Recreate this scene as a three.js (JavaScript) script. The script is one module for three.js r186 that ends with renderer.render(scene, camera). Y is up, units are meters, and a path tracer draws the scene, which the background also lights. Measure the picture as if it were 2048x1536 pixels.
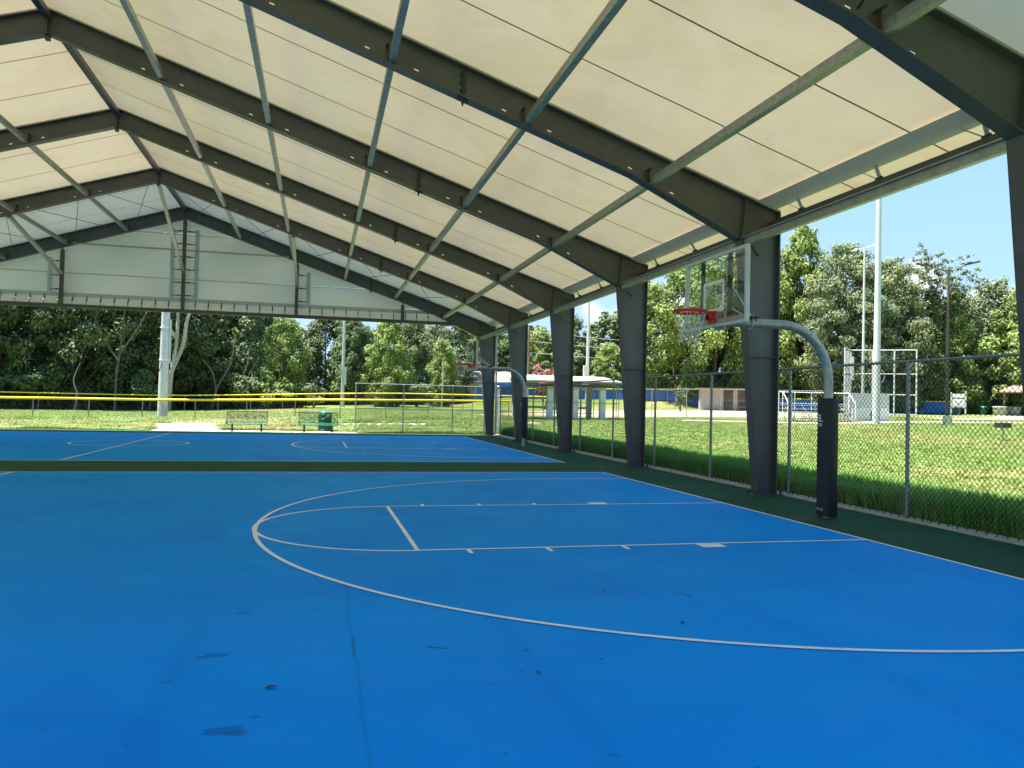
import * as THREE from 'three';
import { mergeGeometries } from 'three/addons/utils/BufferGeometryUtils.js';

// ---------------------------------------------------------------- camera, sky, sun, exposure
const scene = new THREE.Scene();
const camera = new THREE.PerspectiveCamera(52.11, 4 / 3, 0.05, 6000);
camera.rotation.order = 'YXZ';
camera.position.set(-6.925, 1.648, 10.427);
camera.rotation.set(0.0237, -0.2479, 0.02306);

const renderer = new THREE.WebGLRenderer({ antialias: true });
renderer.toneMapping = THREE.LinearToneMapping;
renderer.toneMappingExposure = 4.2;
renderer.shadowMap.enabled = true;

function rng(seed) { let s = seed >>> 0; return () => { s = (s + 0x6D2B79F5) | 0; let t = Math.imul(s ^ (s >>> 15), 1 | s); t = (t + Math.imul(t ^ (t >>> 7), 61 | t)) ^ t; return ((t ^ (t >>> 14)) >>> 0) / 4294967296; }; }
const clamp = (x, a = 0, b = 1) => Math.min(b, Math.max(a, x));
const ss = (a, b, x) => { const t = clamp((x - a) / (b - a)); return t * t * (3 - 2 * t); };
function hash3(x, y, z) { let h = Math.imul(x, 374761393) + Math.imul(y, 668265263) + Math.imul(z, 2147483647 ^ 0x5bd1e995); h = Math.imul(h ^ (h >>> 13), 1274126177); return ((h ^ (h >>> 16)) >>> 0) / 4294967296; }
function noise3(x, y, z) {
  const X = Math.floor(x), Y = Math.floor(y), Z = Math.floor(z); x -= X; y -= Y; z -= Z;
  const f = t => t * t * (3 - 2 * t), u = f(x), v = f(y), w = f(z), L = (a, b, t) => a + (b - a) * t, h = (i, j, k) => hash3(X + i, Y + j, Z + k);
  return L(L(L(h(0, 0, 0), h(1, 0, 0), u), L(h(0, 1, 0), h(1, 1, 0), u), v), L(L(h(0, 0, 1), h(1, 0, 1), u), L(h(0, 1, 1), h(1, 1, 1), u), v), w);
}
function fbm(x, y, z, o = 4) { let s = 0, a = 0.5, n = 0; for (let i = 0; i < o; i++) { s += a * noise3(x, y, z); n += a; a *= 0.5; x = x * 2.03 + 7.1; y = y * 2.03 + 3.7; z = z * 2.03 + 1.3; } return s / n; }

const CLOUDS = [[0.645, 0.13, -0.75, 0.045, 0.04], [0.715, 0.118, -0.69, 0.04, 0.02], [0.40, 0.115, -0.90, 0.07, 0.03], [-0.1, 0.16, -0.98, 0.1, 0.04], [-0.8, 0.13, -0.58, 0.12, 0.05], [-0.95, 0.2, 0.2, 0.13, 0.06], [0.95, 0.17, -0.2, 0.1, 0.05], [0.8, 0.2, 0.55, 0.13, 0.06], [0.2, 0.18, 0.96, 0.14, 0.06], [-0.5, 0.15, 0.85, 0.11, 0.05]];
const SUN = new THREE.Vector3(-0.31, 0.94, -0.09).normalize();
{ // summer sky: deep blue overhead, pale towards the horizon, low cumulus
  const W = 1024, H = 512, d = new Float32Array(W * H * 4);
  for (let j = 0; j < H; j++) {
    const el = ((j + 0.5) / H - 0.5) * Math.PI, sy = Math.sin(el), cy = Math.cos(el);
    for (let i = 0; i < W; i++) {
      const az = ((i + 0.5) / W - 0.5) * 2 * Math.PI, x = Math.cos(az) * cy, z = Math.sin(az) * cy;
      const t = Math.pow(clamp(sy), 0.55);
      let r = 0.185 - 0.155 * t, g = 0.25 - 0.12 * t, b = 0.325 - 0.04 * t;
      const c = x * SUN.x + sy * SUN.y + z * SUN.z, halo = 0.22 * Math.pow(clamp(c), 40) + 0.05 * Math.pow(clamp(c), 6);
      r += halo; g += halo * 0.97; b += halo * 0.9;
      for (const [cx, cy2, cz, w, h] of CLOUDS) {
        const lx = (x * -cz + z * cx) / Math.hypot(cx, cz), front = x * cx + z * cz, ly = sy - cy2; if (front < 0 || Math.abs(lx) > w * 1.6 || Math.abs(ly) > h * 1.8) continue;
        const n = fbm(lx * 34 + cx * 9, ly * 46 + cz * 9, cz * 5, 5), q = 1 - Math.hypot(lx / w, ly > 0 ? ly / h : ly / (h * 0.6)), k = ss(0.02, 0.22, q + (n - 0.5) * 1.5) * ss(0, 0.12, q + 0.35);
        const sh = 0.86 + 0.3 * n; r += (0.33 * sh - r) * k; g += (0.34 * sh - g) * k; b += (0.35 * sh - b) * k;
      }
      if (sy < 0) { const q = ss(0, -0.1, sy); r += (0.10 - r) * q; g += (0.12 - g) * q; b += (0.09 - b) * q; }
      const o = (j * W + i) * 4; d[o] = r; d[o + 1] = g; d[o + 2] = b; d[o + 3] = 1;
    }
  }
  const sky = new THREE.DataTexture(d, W, H, THREE.RGBAFormat, THREE.FloatType);
  sky.mapping = THREE.EquirectangularReflectionMapping; sky.magFilter = sky.minFilter = THREE.LinearFilter; sky.wrapS = THREE.RepeatWrapping; sky.needsUpdate = true;
  scene.background = sky; scene.environment = sky;
}
const sun = new THREE.DirectionalLight(new THREE.Color(1, 0.95, 0.86), 5);
sun.position.copy(SUN).multiplyScalar(120).add(new THREE.Vector3(0, 0, -20)); sun.target.position.set(0, 0, -20);
sun.castShadow = true; sun.shadow.mapSize.set(4096, 4096);
Object.assign(sun.shadow.camera, { left: -110, right: 110, top: 110, bottom: -110, near: 1, far: 400 });
scene.add(sun, sun.target);

// ---------------------------------------------------------------- helpers
const V = (x, y, z) => new THREE.Vector3(x, y, z);
const taken = {};
function numbered(n) { const k = taken[n] = (taken[n] ?? -1) + 1; return k ? `${n}_${String(k).padStart(3, '0')}` : n; }
function tag(o, label, category, group) { o.userData.label = label; o.userData.category = category; if (group) o.userData.group = group; return o; }
function thing(name, pos, turn, label, category, group) {
  const o = new THREE.Group(); o.name = numbered(name); o.position.set(...pos); o.rotation.y = turn; scene.add(o);
  return tag(o, label, category, group);
}
// planar uv in metres by the dominant direction of each face
function metreUV(g) {
  g = g.index ? g.toNonIndexed() : g; const p = g.attributes.position, n = p.count, uv = new Float32Array(n * 2), a = V(), b = V(), c = V();
  if (!g.attributes.normal) g.computeVertexNormals();
  for (let i = 0; i < n; i += 3) {
    a.fromBufferAttribute(p, i); b.fromBufferAttribute(p, i + 1).sub(a); c.fromBufferAttribute(p, i + 2).sub(a); b.cross(c);
    const ax = Math.abs(b.x), ay = Math.abs(b.y), az = Math.abs(b.z);
    for (let k = i; k < i + 3; k++) {
      const x = p.getX(k), y = p.getY(k), z = p.getZ(k);
      if (ay >= ax && ay >= az) { uv[2 * k] = x; uv[2 * k + 1] = z; } else if (ax >= az) { uv[2 * k] = z; uv[2 * k + 1] = y; } else { uv[2 * k] = x; uv[2 * k + 1] = y; }
    }
  }
  g.setAttribute('uv', new THREE.BufferAttribute(uv, 2)); g.deleteAttribute('uv1'); return g;
}
const addShadow = o => { o.castShadow = o.receiveShadow = true; return o; };
function mesh(name, geos, mat, parent = scene, keepUV = false) {
  geos = Array.isArray(geos) ? geos.flat() : [geos];
  if (!keepUV) geos = geos.map(metreUV); else geos = geos.map(g => g.index ? g.toNonIndexed() : g);
  const g = geos.length > 1 ? mergeGeometries(geos, false) : geos[0];
  const m = addShadow(new THREE.Mesh(g, mat)); m.name = parent === scene ? numbered(name) : name; parent.add(m); return m;
}
const structure = o => { o.userData.kind = 'structure'; return o; };
const stuff = o => { o.userData.kind = 'stuff'; return o; };
function bx(x0, x1, y0, y1, z0, z1) { const g = new THREE.BoxGeometry(x1 - x0, y1 - y0, z1 - z0); g.translate((x0 + x1) / 2, (y0 + y1) / 2, (z0 + z1) / 2); return g; }
// bar of w x h section from a to b
function bar(a, b, w, h = w) {
  const d = b.clone().sub(a), L = d.length(), g = new THREE.BoxGeometry(w, h, L), q = new THREE.Object3D();
  q.position.copy(a).addScaledVector(d, 0.5); q.lookAt(b); q.updateMatrix(); g.applyMatrix4(q.matrix); return g;
}
function rod(a, b, r, r2 = r, seg = 10, open = false) {
  const d = b.clone().sub(a), L = d.length(), g = new THREE.CylinderGeometry(r2, r, L, seg, 1, open);
  g.applyQuaternion(new THREE.Quaternion().setFromUnitVectors(V(0, 1, 0), d.normalize())); g.translate((a.x + b.x) / 2, (a.y + b.y) / 2, (a.z + b.z) / 2); return g;
}
// tapered tube through points (joined rings)
function limb(pts, radii, seg = 8) {
  const curve = new THREE.CatmullRomCurve3(pts), N = Math.max(4, pts.length * 3), fr = curve.computeFrenetFrames(N, false), pos = [], idx = [];
  for (let i = 0; i <= N; i++) {
    const t = i / N, c = curve.getPointAt(t), k = t * (radii.length - 1), k0 = Math.floor(k), r = radii[k0] + (radii[Math.min(k0 + 1, radii.length - 1)] - radii[k0]) * (k - k0);
    for (let j = 0; j < seg; j++) { const a = j / seg * 2 * Math.PI, v = c.clone().addScaledVector(fr.normals[i], Math.cos(a) * r).addScaledVector(fr.binormals[i], Math.sin(a) * r); pos.push(v.x, v.y, v.z); }
  }
  for (let i = 0; i < N; i++) for (let j = 0; j < seg; j++) { const a = i * seg + j, b = i * seg + (j + 1) % seg, c = a + seg, d = b + seg; idx.push(a, b, d, a, d, c); }
  const g = new THREE.BufferGeometry(); g.setAttribute('position', new THREE.Float32BufferAttribute(pos, 3)); g.setIndex(idx); g.computeVertexNormals(); return metreUV(g);
}
function tri(list) { const g = new THREE.BufferGeometry(); g.setAttribute('position', new THREE.Float32BufferAttribute(list, 3)); g.computeVertexNormals(); return metreUV(g); }
function grid(f, n, m) { // parametric sheet f(s,t) -> Vector3
  const pos = [], idx = [], uv = [];
  for (let i = 0; i <= n; i++) for (let j = 0; j <= m; j++) { const v = f(i / n, j / m); pos.push(v.x, v.y, v.z); uv.push(v.x, v.z); }
  for (let i = 0; i < n; i++) for (let j = 0; j < m; j++) { const a = i * (m + 1) + j; idx.push(a, a + m + 1, a + 1, a + 1, a + m + 1, a + m + 2); }
  const g = new THREE.BufferGeometry(); g.setAttribute('position', new THREE.Float32BufferAttribute(pos, 3)); g.setAttribute('uv', new THREE.Float32BufferAttribute(uv, 2)); g.setIndex(idx); g.computeVertexNormals(); return g;
}
function plate(points, holes, z0, z1) { // flat plate in the xy plane
  const s = new THREE.Shape(points.map(p => new THREE.Vector2(...p)));
  for (const h of holes) s.holes.push(new THREE.Path(h.map(p => new THREE.Vector2(...p))));
  const g = new THREE.ExtrudeGeometry(s, { depth: z1 - z0, bevelEnabled: false }); g.translate(0, 0, z0); return g;
}

// ---------------------------------------------------------------- textures and materials
function dataTex(n, f, srgb = true, rep = [1, 1]) {
  const d = new Uint8Array(n * n * 4);
  for (let j = 0; j < n; j++) for (let i = 0; i < n; i++) { const c = f(i / n, j / n), o = (j * n + i) * 4; for (let k = 0; k < 3; k++) d[o + k] = clamp(Array.isArray(c) ? c[k] : c) * 255; d[o + 3] = 255; }
  const t = new THREE.DataTexture(d, n, n); t.wrapS = t.wrapT = THREE.RepeatWrapping; t.magFilter = THREE.LinearFilter; t.minFilter = THREE.LinearMipmapLinearFilter; t.generateMipmaps = true;
  if (srgb) t.colorSpace = THREE.SRGBColorSpace; t.repeat.set(...rep); t.needsUpdate = true; return t;
}
// tileable noise
function tn(u, v, f, s, o = 4) { // periodic in u and v
  const a = u * 2 * Math.PI, b = v * 2 * Math.PI, R = f / (2 * Math.PI); return fbm(Math.cos(a) * R + s, Math.sin(a) * R + Math.cos(b) * R + s * 2, Math.sin(b) * R + s * 3, o);
}
const L2S = c => c <= 0.0031308 ? c * 12.92 : 1.055 * Math.pow(c, 1 / 2.4) - 0.055;
const lin = (r, g, b) => new THREE.Color().setRGB(r, g, b);
const std = (c, rough = 0.6, metal = 0, more = {}) => new THREE.MeshStandardMaterial({ color: lin(...c), roughness: rough, metalness: metal, ...more });
const grain = dataTex(256, (u, v) => { const n = 0.55 * tn(u, v, 40, 3, 3) + 0.45 * tn(u, v, 8, 9, 3); return 0.8 + 0.4 * (n - 0.5); }, false);
const fineBump = dataTex(256, (u, v) => tn(u, v, 90, 5, 2), false, [2, 2]);
const mottled = (n, f, lo, hi, seed, rep) => dataTex(n, (u, v) => { const k = ss(0.3, 0.7, 0.6 * tn(u, v, f, seed, 5) + 0.4 * tn(u, v, f * 6, seed + 3, 3)); return [0, 1, 2].map(i => L2S(lo[i] + (hi[i] - lo[i]) * k)); }, true, rep);
const M = {
  steel: new THREE.MeshStandardMaterial({ map: mottled(256, 6, [0.064, 0.066, 0.069], [0.080, 0.082, 0.085], 2, [0.5, 0.5]), roughness: 0.45, metalness: 0.0 }),
  galv: new THREE.MeshStandardMaterial({ map: mottled(256, 14, [0.30, 0.31, 0.29], [0.44, 0.45, 0.42], 7, [1.3, 1.3]), roughness: 0.42, metalness: 0.55 }),
  galvLight: new THREE.MeshStandardMaterial({ map: mottled(256, 10, [0.48, 0.50, 0.51], [0.60, 0.62, 0.63], 8, [1, 1]), roughness: 0.45, metalness: 0.35 }),
  fencePost: new THREE.MeshStandardMaterial({ map: mottled(256, 14, [0.20, 0.22, 0.23], [0.30, 0.32, 0.33], 17, [1.3, 1.3]), roughness: 0.45, metalness: 0.5 }),
  wire: std([0.20, 0.22, 0.22], 0.45, 0.35),
  wireLight: std([0.55, 0.57, 0.57], 0.45, 0.25),
  dark: std([0.02, 0.021, 0.022], 0.55),
  rust: std([0.10, 0.055, 0.03], 0.8),
  white: std([0.74, 0.75, 0.75], 0.4),
  red: std([0.55, 0.025, 0.016], 0.4),
  cord: std([0.70, 0.70, 0.66], 0.9),
  glass: new THREE.MeshPhysicalMaterial({ color: lin(0.93, 0.96, 0.95), roughness: 0.0, transmission: 1, thickness: 0, ior: 1.5 }),
  yellow: std([0.78, 0.60, 0.02], 0.45),
  green: std([0.012, 0.17, 0.10], 0.3),
  greenDark: std([0.008, 0.085, 0.05], 0.35),
  concrete: new THREE.MeshStandardMaterial({ map: mottled(256, 8, [0.40, 0.37, 0.32], [0.52, 0.49, 0.43], 21, [0.7, 0.7]), roughness: 0.9, bumpMap: fineBump, bumpScale: 0.003 }),
  block: new THREE.MeshStandardMaterial({ map: mottled(256, 9, [0.36, 0.36, 0.35], [0.47, 0.47, 0.46], 23, [0.8, 0.8]), roughness: 0.9 }),
  line: new THREE.MeshStandardMaterial({ map: mottled(256, 8, [0.72, 0.74, 0.75], [0.80, 0.82, 0.83], 31, [0.6, 0.6]), roughness: 0.6 }),
  dirt: new THREE.MeshStandardMaterial({ map: mottled(256, 6, [0.36, 0.26, 0.17], [0.50, 0.38, 0.27], 41, [0.15, 0.15]), roughness: 1 }),
  gravel: new THREE.MeshStandardMaterial({ map: mottled(256, 12, [0.34, 0.29, 0.23], [0.52, 0.46, 0.38], 43, [0.3, 0.3]), roughness: 1 }),
  wood: std([0.20, 0.13, 0.08], 0.8),
  shingle: std([0.20, 0.155, 0.13], 0.85),
  blueScreen: std([0.03, 0.13, 0.46], 0.8),
  bark: new THREE.MeshStandardMaterial({ map: mottled(256, 10, [0.085, 0.07, 0.055], [0.16, 0.135, 0.11], 51, [0.8, 0.4]), roughness: 0.95 }),
  barkPale: new THREE.MeshStandardMaterial({ map: mottled(256, 9, [0.26, 0.235, 0.20], [0.42, 0.39, 0.34], 53, [0.8, 0.4]), roughness: 0.9 }),
};
// roof fabrics: dusty translucent cream membrane, and the heavier grey-white one of the end bays
const fabricStain = dataTex(512, (u, v) => { const a = tn(u, v, 5, 61, 5), b = tn(u, v, 30, 63, 3); const k = clamp(0.65 * a + 0.35 * b); const s = 0.7 * ss(0.38, 0.72, k); return [L2S(0.88 - 0.09 * s), L2S(0.72 - 0.10 * s), L2S(0.48 - 0.11 * s)]; }, true, [0.13, 0.13]);
const clothGrey = dataTex(256, (u, v) => { const k = tn(u, v, 5, 67, 4); return [L2S(0.74 + 0.1 * k), L2S(0.72 + 0.1 * k), L2S(0.65 + 0.1 * k)]; }, true, [0.2, 0.2]);
M.membrane = new THREE.MeshPhysicalMaterial({ map: fabricStain, roughness: 1, transmission: 0.108, thickness: 0, side: THREE.DoubleSide });
M.endFabric = new THREE.MeshPhysicalMaterial({ map: clothGrey, roughness: 0.9, transmission: 0.05, thickness: 0, side: THREE.DoubleSide });
M.gableFabric = new THREE.MeshPhysicalMaterial({ map: clothGrey, roughness: 0.9, transmission: 0.10, thickness: 0, side: THREE.DoubleSide });
M.band = new THREE.MeshPhysicalMaterial({ color: lin(0.58, 0.60, 0.61), roughness: 0.9, transmission: 0.11, thickness: 0, side: THREE.DoubleSide });
M.bandPale = new THREE.MeshStandardMaterial({ color: lin(0.48, 0.53, 0.54), roughness: 0.9, side: THREE.DoubleSide });
M.seam = std([0.30, 0.28, 0.24], 0.9);

// ---------------------------------------------------------------- the ground
const CX = -6.925, CZ = 10.427;
function height(x, z) {
  const dx = x - CX, dz = CZ - z, r = Math.hypot(dx, dz), a = Math.atan2(dx, dz) * 180 / Math.PI, s = 0.75 * ss(-12, 8, a) * (1 - ss(95, 140, a)) + 0.25 * ss(18, 30, a) * (1 - ss(95, 140, a));
  const ox = Math.max(x - 2.3, -28 - x, 0), oz = Math.max(z - 9.7, -29.8 - z, 0), d = Math.hypot(ox, oz);
  const bank = 1.05 * ss(86, 96, r) * ss(10, 14, a) * (1 - ss(25, 29, a));
  return -0.04 + (0.18 * (1 - s) * ss(40, 52, r) + s * 0.0205 * clamp(r - 20, 0, 95) + bank) * ss(0, 12, d);
}
const dryness = (x, z) => ss(0.50, 0.72, 0.65 * fbm(x * 0.09 + 4, 0.5, z * 0.16 + 9, 4) + 0.35 * fbm(x * 0.6, 2.5, z * 0.9, 3));
{
  const S = 288, radii = [0]; for (let r = 2; r < 3200; r *= r < 130 ? 1.035 : 1.12) radii.push(r);
  const pos = [], col = [], idx = [];
  radii.forEach(r => { for (let j = 0; j < S; j++) {
    const a = j / S * 2 * Math.PI, x = CX + Math.sin(a) * r, z = CZ - Math.cos(a) * r; pos.push(x, height(x, z), z);
    const k = dryness(x, z), m = 0.85 + 0.3 * fbm(x * 0.35, 7, z * 0.35, 3);
    col.push((0.150 + 0.16 * k) * m, (0.215 + 0.06 * k) * m, (0.034 + 0.07 * k) * m);
  } });
  for (let i = 0; i < radii.length - 1; i++) for (let j = 0; j < S; j++) { const a = i * S + j, b = i * S + (j + 1) % S, c = a + S, d = b + S; idx.push(a, b, c, b, d, c); }
  const g = new THREE.BufferGeometry(); g.setAttribute('position', new THREE.Float32BufferAttribute(pos, 3)); g.setAttribute('color', new THREE.Float32BufferAttribute(col, 3));
  const uv = []; for (let i = 0; i < pos.length; i += 3) uv.push(pos[i], pos[i + 2]); g.setAttribute('uv', new THREE.Float32BufferAttribute(uv, 2)); g.setIndex(idx); g.computeVertexNormals();
  const blades = dataTex(512, (u, v) => { const n = 0.5 * tn(u, v, 90, 71, 2) + 0.3 * tn(u, v, 25, 73, 3) + 0.2 * tn(u, v, 6, 75, 2); return L2S(clamp(0.55 + 1.5 * (n - 0.5), 0.12, 1)); }, true, [0.33, 0.33]);
  const m = new THREE.MeshStandardMaterial({ vertexColors: true, map: blades, bumpMap: blades, bumpScale: 0.05, roughness: 1 });
  m.color = lin(1.55, 1.55, 1.55).clone(); 
  const o = addShadow(new THREE.Mesh(g, m)); o.name = 'ground'; scene.add(structure(o));
}
function drape(name, f, n, m, lift, mat) { const g = grid((s, t) => { const [x, z] = f(s, t); return V(x, height(x, z) + lift, z); }, n, m); const o = addShadow(new THREE.Mesh(g, mat)); o.name = numbered(name); mat.side = THREE.DoubleSide; scene.add(structure(o)); return o; }
function ribbon(name, pts, w, lift, mat) { // a path along a polyline
  const c = new THREE.CatmullRomCurve3(pts.map(([x, z]) => V(x, 0, z)));
  return drape(name, (s, t) => { const q = c.getPointAt(s), d = c.getTangentAt(s), k = (t - 0.5) * w; return [q.x - d.z * k, q.z + d.x * k]; }, 60, 3, lift, mat);
}
drape('concrete_path', (s, t) => [-14.1 + 9.3 * s, -28.42 - (1.15 + 0.25 * Math.sin(s * 3)) * t], 12, 4, 0.035, M.concrete);
drape('concrete_path', (s, t) => [-28 + 30 * s, -28.402 - 0.38 * t], 30, 1, 0.03, M.concrete);
ribbon('concrete_path', [[-12.55, -29.3], [-12.9, -31.5], [-13.3, -34], [-13.9, -36.6]], 3.0, 0.031, M.concrete);
ribbon('concrete_path', [[-14.5, -36.9], [-11, -36.5], [-5, -36.0], [1, -36.6], [7, -37.5]], 0.9, 0.027, M.concrete);
ribbon('gravel_path', [[18, -39.6], [25, -36.4], [30, -36.9], [36, -38.6], [43, -37.6], [52, -38.5], [64, -40]], 2.0, 0.03, M.gravel);
ribbon('concrete_path', [[44, -45], [49, -44.5], [54, -47], [60, -52]], 3.2, 0.03, M.concrete);
drape('infield_dirt', (s, t) => { const x = 5 + 29 * s, z0 = -45.2 - 0.6 * Math.sin(s * 7) - 3 * (1 - s), z1 = -58 - 10 * Math.sin(Math.PI * Math.min(1, s * 0.9 + 0.1)); return [x + t * 8, z0 + (z1 - z0) * t]; }, 40, 40, 0.03, M.dirt);

// ---------------------------------------------------------------- slab and courts
const XF = z => 0.008 * (-2.95 - z);                              // the shelter stands very slightly askew to the court lines
const FR = [9.3, 3.17, -2.95, -9.2, -15.45, -21.7, -27.95];
{
  const slabTex = dataTex(512, (u, v) => { const k = tn(u, v, 7, 81, 5), d = ss(0.54, 0.74, tn(u, v, 4, 85, 5)); const c = [0.014 + 0.008 * k, 0.062 + 0.02 * k, 0.026 + 0.01 * k], w = [0.13, 0.13, 0.09]; return c.map((q, i) => L2S(q + (w[i] - q) * d * 0.35)); }, true, [0.12, 0.22]);
  const slab = mesh('court_slab', bx(-28.2, 1.78, -0.2, 0, -28.4, 10.6), new THREE.MeshPhysicalMaterial({ map: slabTex, specularIntensity: 0.2, roughness: 0.8, bumpMap: fineBump, bumpScale: 0.0015 })); structure(slab);
  const kg = []; for (let i = 0; i < 39; i++) { const z = 10.4 - i, x = 1.80 + XF(z) * 1.1; kg.push(grid((s, t) => V(x + 0.3 * s + XF(z - t) - XF(z), 0.018 + 0.006 * Math.sin(i * 3.1 + t), z - t * 0.996), 1, 2)); }
  const kerbGeo = []; for (let i = 0; i < 13; i++) { const z = 10.5 - 3 * i, x = 1.80 + XF(z - 1.5); kerbGeo.push(bx(x, x + 0.32, -0.15, 0.022, z - 2.99, z)); }
  const kerb = new THREE.Group(); kerb.name = 'concrete_kerb'; scene.add(structure(kerb));
  kerbGeo.forEach(g => mesh('kerb_slab', g, M.concrete, kerb));
}
// painted court, its own wear copied from the photograph on the first one
function courtTexture(wear) {
  const cv = document.createElement('canvas'); cv.width = 2048; cv.height = 1216; const c = cv.getContext('2d'), R = rng(5), X = x => (x + 25.6) / 25.6 * 2048, Z = z => (z + 7.62) / 15.24 * 1216;
  c.fillStyle = '#008fe6'; c.fillRect(0, 0, 2048, 1216);
  for (let i = 0; i < 900; i++) { const x = R() * 2048, y = R() * 1216, r = 12 + R() * 70, q = R(); c.fillStyle = q < 0.5 ? 'rgba(0,110,200,0.06)' : 'rgba(0,145,240,0.05)'; c.beginPath(); c.ellipse(x, y, r * 1.6, r * 0.7, R() * 3, 0, 7); c.fill(); }
  for (let i = 0; i < 2200; i++) { c.fillStyle = R() < 0.55 ? 'rgba(5,50,95,0.35)' : 'rgba(120,170,215,0.25)'; const s = 0.5 + R() * 1.0; c.fillRect(R() * 2048, R() * 1216, s, s); }
  for (let i = 0; i < 130; i++) { const x = R() * 2048, y = R() * 1216, a = R() * 7, l = 3 + R() * 16; c.strokeStyle = R() < 0.7 ? 'rgba(8,40,70,0.28)' : 'rgba(110,165,215,0.22)'; c.lineWidth = 0.6 + R() * 0.9; c.beginPath(); c.moveTo(x, y); c.quadraticCurveTo(x + Math.cos(a) * l * 0.5 + 2, y + Math.sin(a) * l * 0.5, x + Math.cos(a) * l, y + Math.sin(a) * l); c.stroke(); }
  if (wear) {
    const poly = (p, w, col) => { c.strokeStyle = col; c.lineWidth = w; c.beginPath(); p.forEach(([x, z], i) => i ? c.lineTo(X(x), Z(z)) : c.moveTo(X(x), Z(z))); c.stroke(); };
    poly([[-6.6, 3.3], [-6.6, 3.9], [-6.62, 4.42], [-6.61, 5.44], [-6.63, 6.3], [-6.62, 7.6]], 0.55, 'rgba(12,60,100,0.42)');
    poly([[-6.61, 4.9], [-6.625, 5.3]], 0.8, 'rgba(30,60,75,0.5)');
    poly([[-5.43, 2.08], [-6.05, 4.15], [-6.49, 5.65], [-6.73, 6.63]], 0.5, 'rgba(8,90,160,0.3)');
    const blob = (x, z, w, h, col, rot = 0) => { c.fillStyle = col; c.beginPath(); for (let k = 0; k < 14; k++) { const a = k / 14 * 6.283, q = 0.75 + 0.4 * R(); const ux = Math.cos(a) * w * q, uz = Math.sin(a) * h * q; const px = X(x + ux * Math.cos(rot) - uz * Math.sin(rot)), pz = Z(z + ux * Math.sin(rot) + uz * Math.cos(rot)); k ? c.lineTo(px, pz) : c.moveTo(px, pz); } c.fill(); };
    blob(-7.46, 5.11, 0.075, 0.04, 'rgba(6,84,142,0.55)', 0.2); blob(-7.55, 5.14, 0.06, 0.03, 'rgba(10,70,115,0.4)', 0.3);
    blob(-7.30, 6.31, 0.11, 0.055, 'rgba(6,90,155,0.55)'); blob(-7.24, 6.36, 0.06, 0.03, 'rgba(6,90,155,0.5)');
    const sc = 'rgba(18,38,52,0.7)';
    poly([[-7.85, 2.02], [-7.6, 1.99], [-7.28, 2.03]], 1, 'rgba(18,38,52,0.45)'); poly([[-7.71, 2.47], [-7.37, 2.49]], 1, 'rgba(18,38,52,0.4)'); poly([[-7.14, 2.57], [-7.04, 2.61]], 1.6, sc);
    poly([[-7.44, 4.12], [-7.34, 4.12]], 1.6, sc); poly([[-6.14, 5.17], [-6.01, 5.23]], 1.4, sc); poly([[-3.75, 4.03], [-3.69, 4.18]], 1.6, sc); poly([[-3.81, 4.38], [-3.74, 4.43]], 1, sc);
    poly([[-7.73, 5.55], [-7.66, 5.55]], 1.3, 'rgba(60,90,90,0.7)'); poly([[-8.18, 6.12], [-8.14, 6.13]], 1.5, 'rgba(90,120,110,0.7)'); poly([[-7.19, 6.16], [-7.14, 6.17]], 1.3, 'rgba(60,90,90,0.7)'); poly([[-7.74, 6.39], [-7.71, 6.38]], 1.4, 'rgba(60,90,90,0.7)');
  }
  const t = new THREE.CanvasTexture(cv); t.colorSpace = THREE.SRGBColorSpace; t.anisotropy = 8; return t;
}
function arcStrip(cx, cz, r, a0, a1, w, y, n = 96) { return grid((s, t) => { const a = a0 + (a1 - a0) * s, q = r - w / 2 + w * t; return V(cx + Math.cos(a) * q, y, cz + Math.sin(a) * q); }, n, 1); }
const flat = (x0, x1, z0, z1, y) => grid((s, t) => V(x0 + (x1 - x0) * s, y, z0 + (z1 - z0) * t), 1, 1);
M.line.side = THREE.DoubleSide;
const rough = dataTex(256, (u, v) => 0.62 + 0.25 * (tn(u, v, 12, 91, 4) - 0.5), false, [6, 4]);
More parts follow.
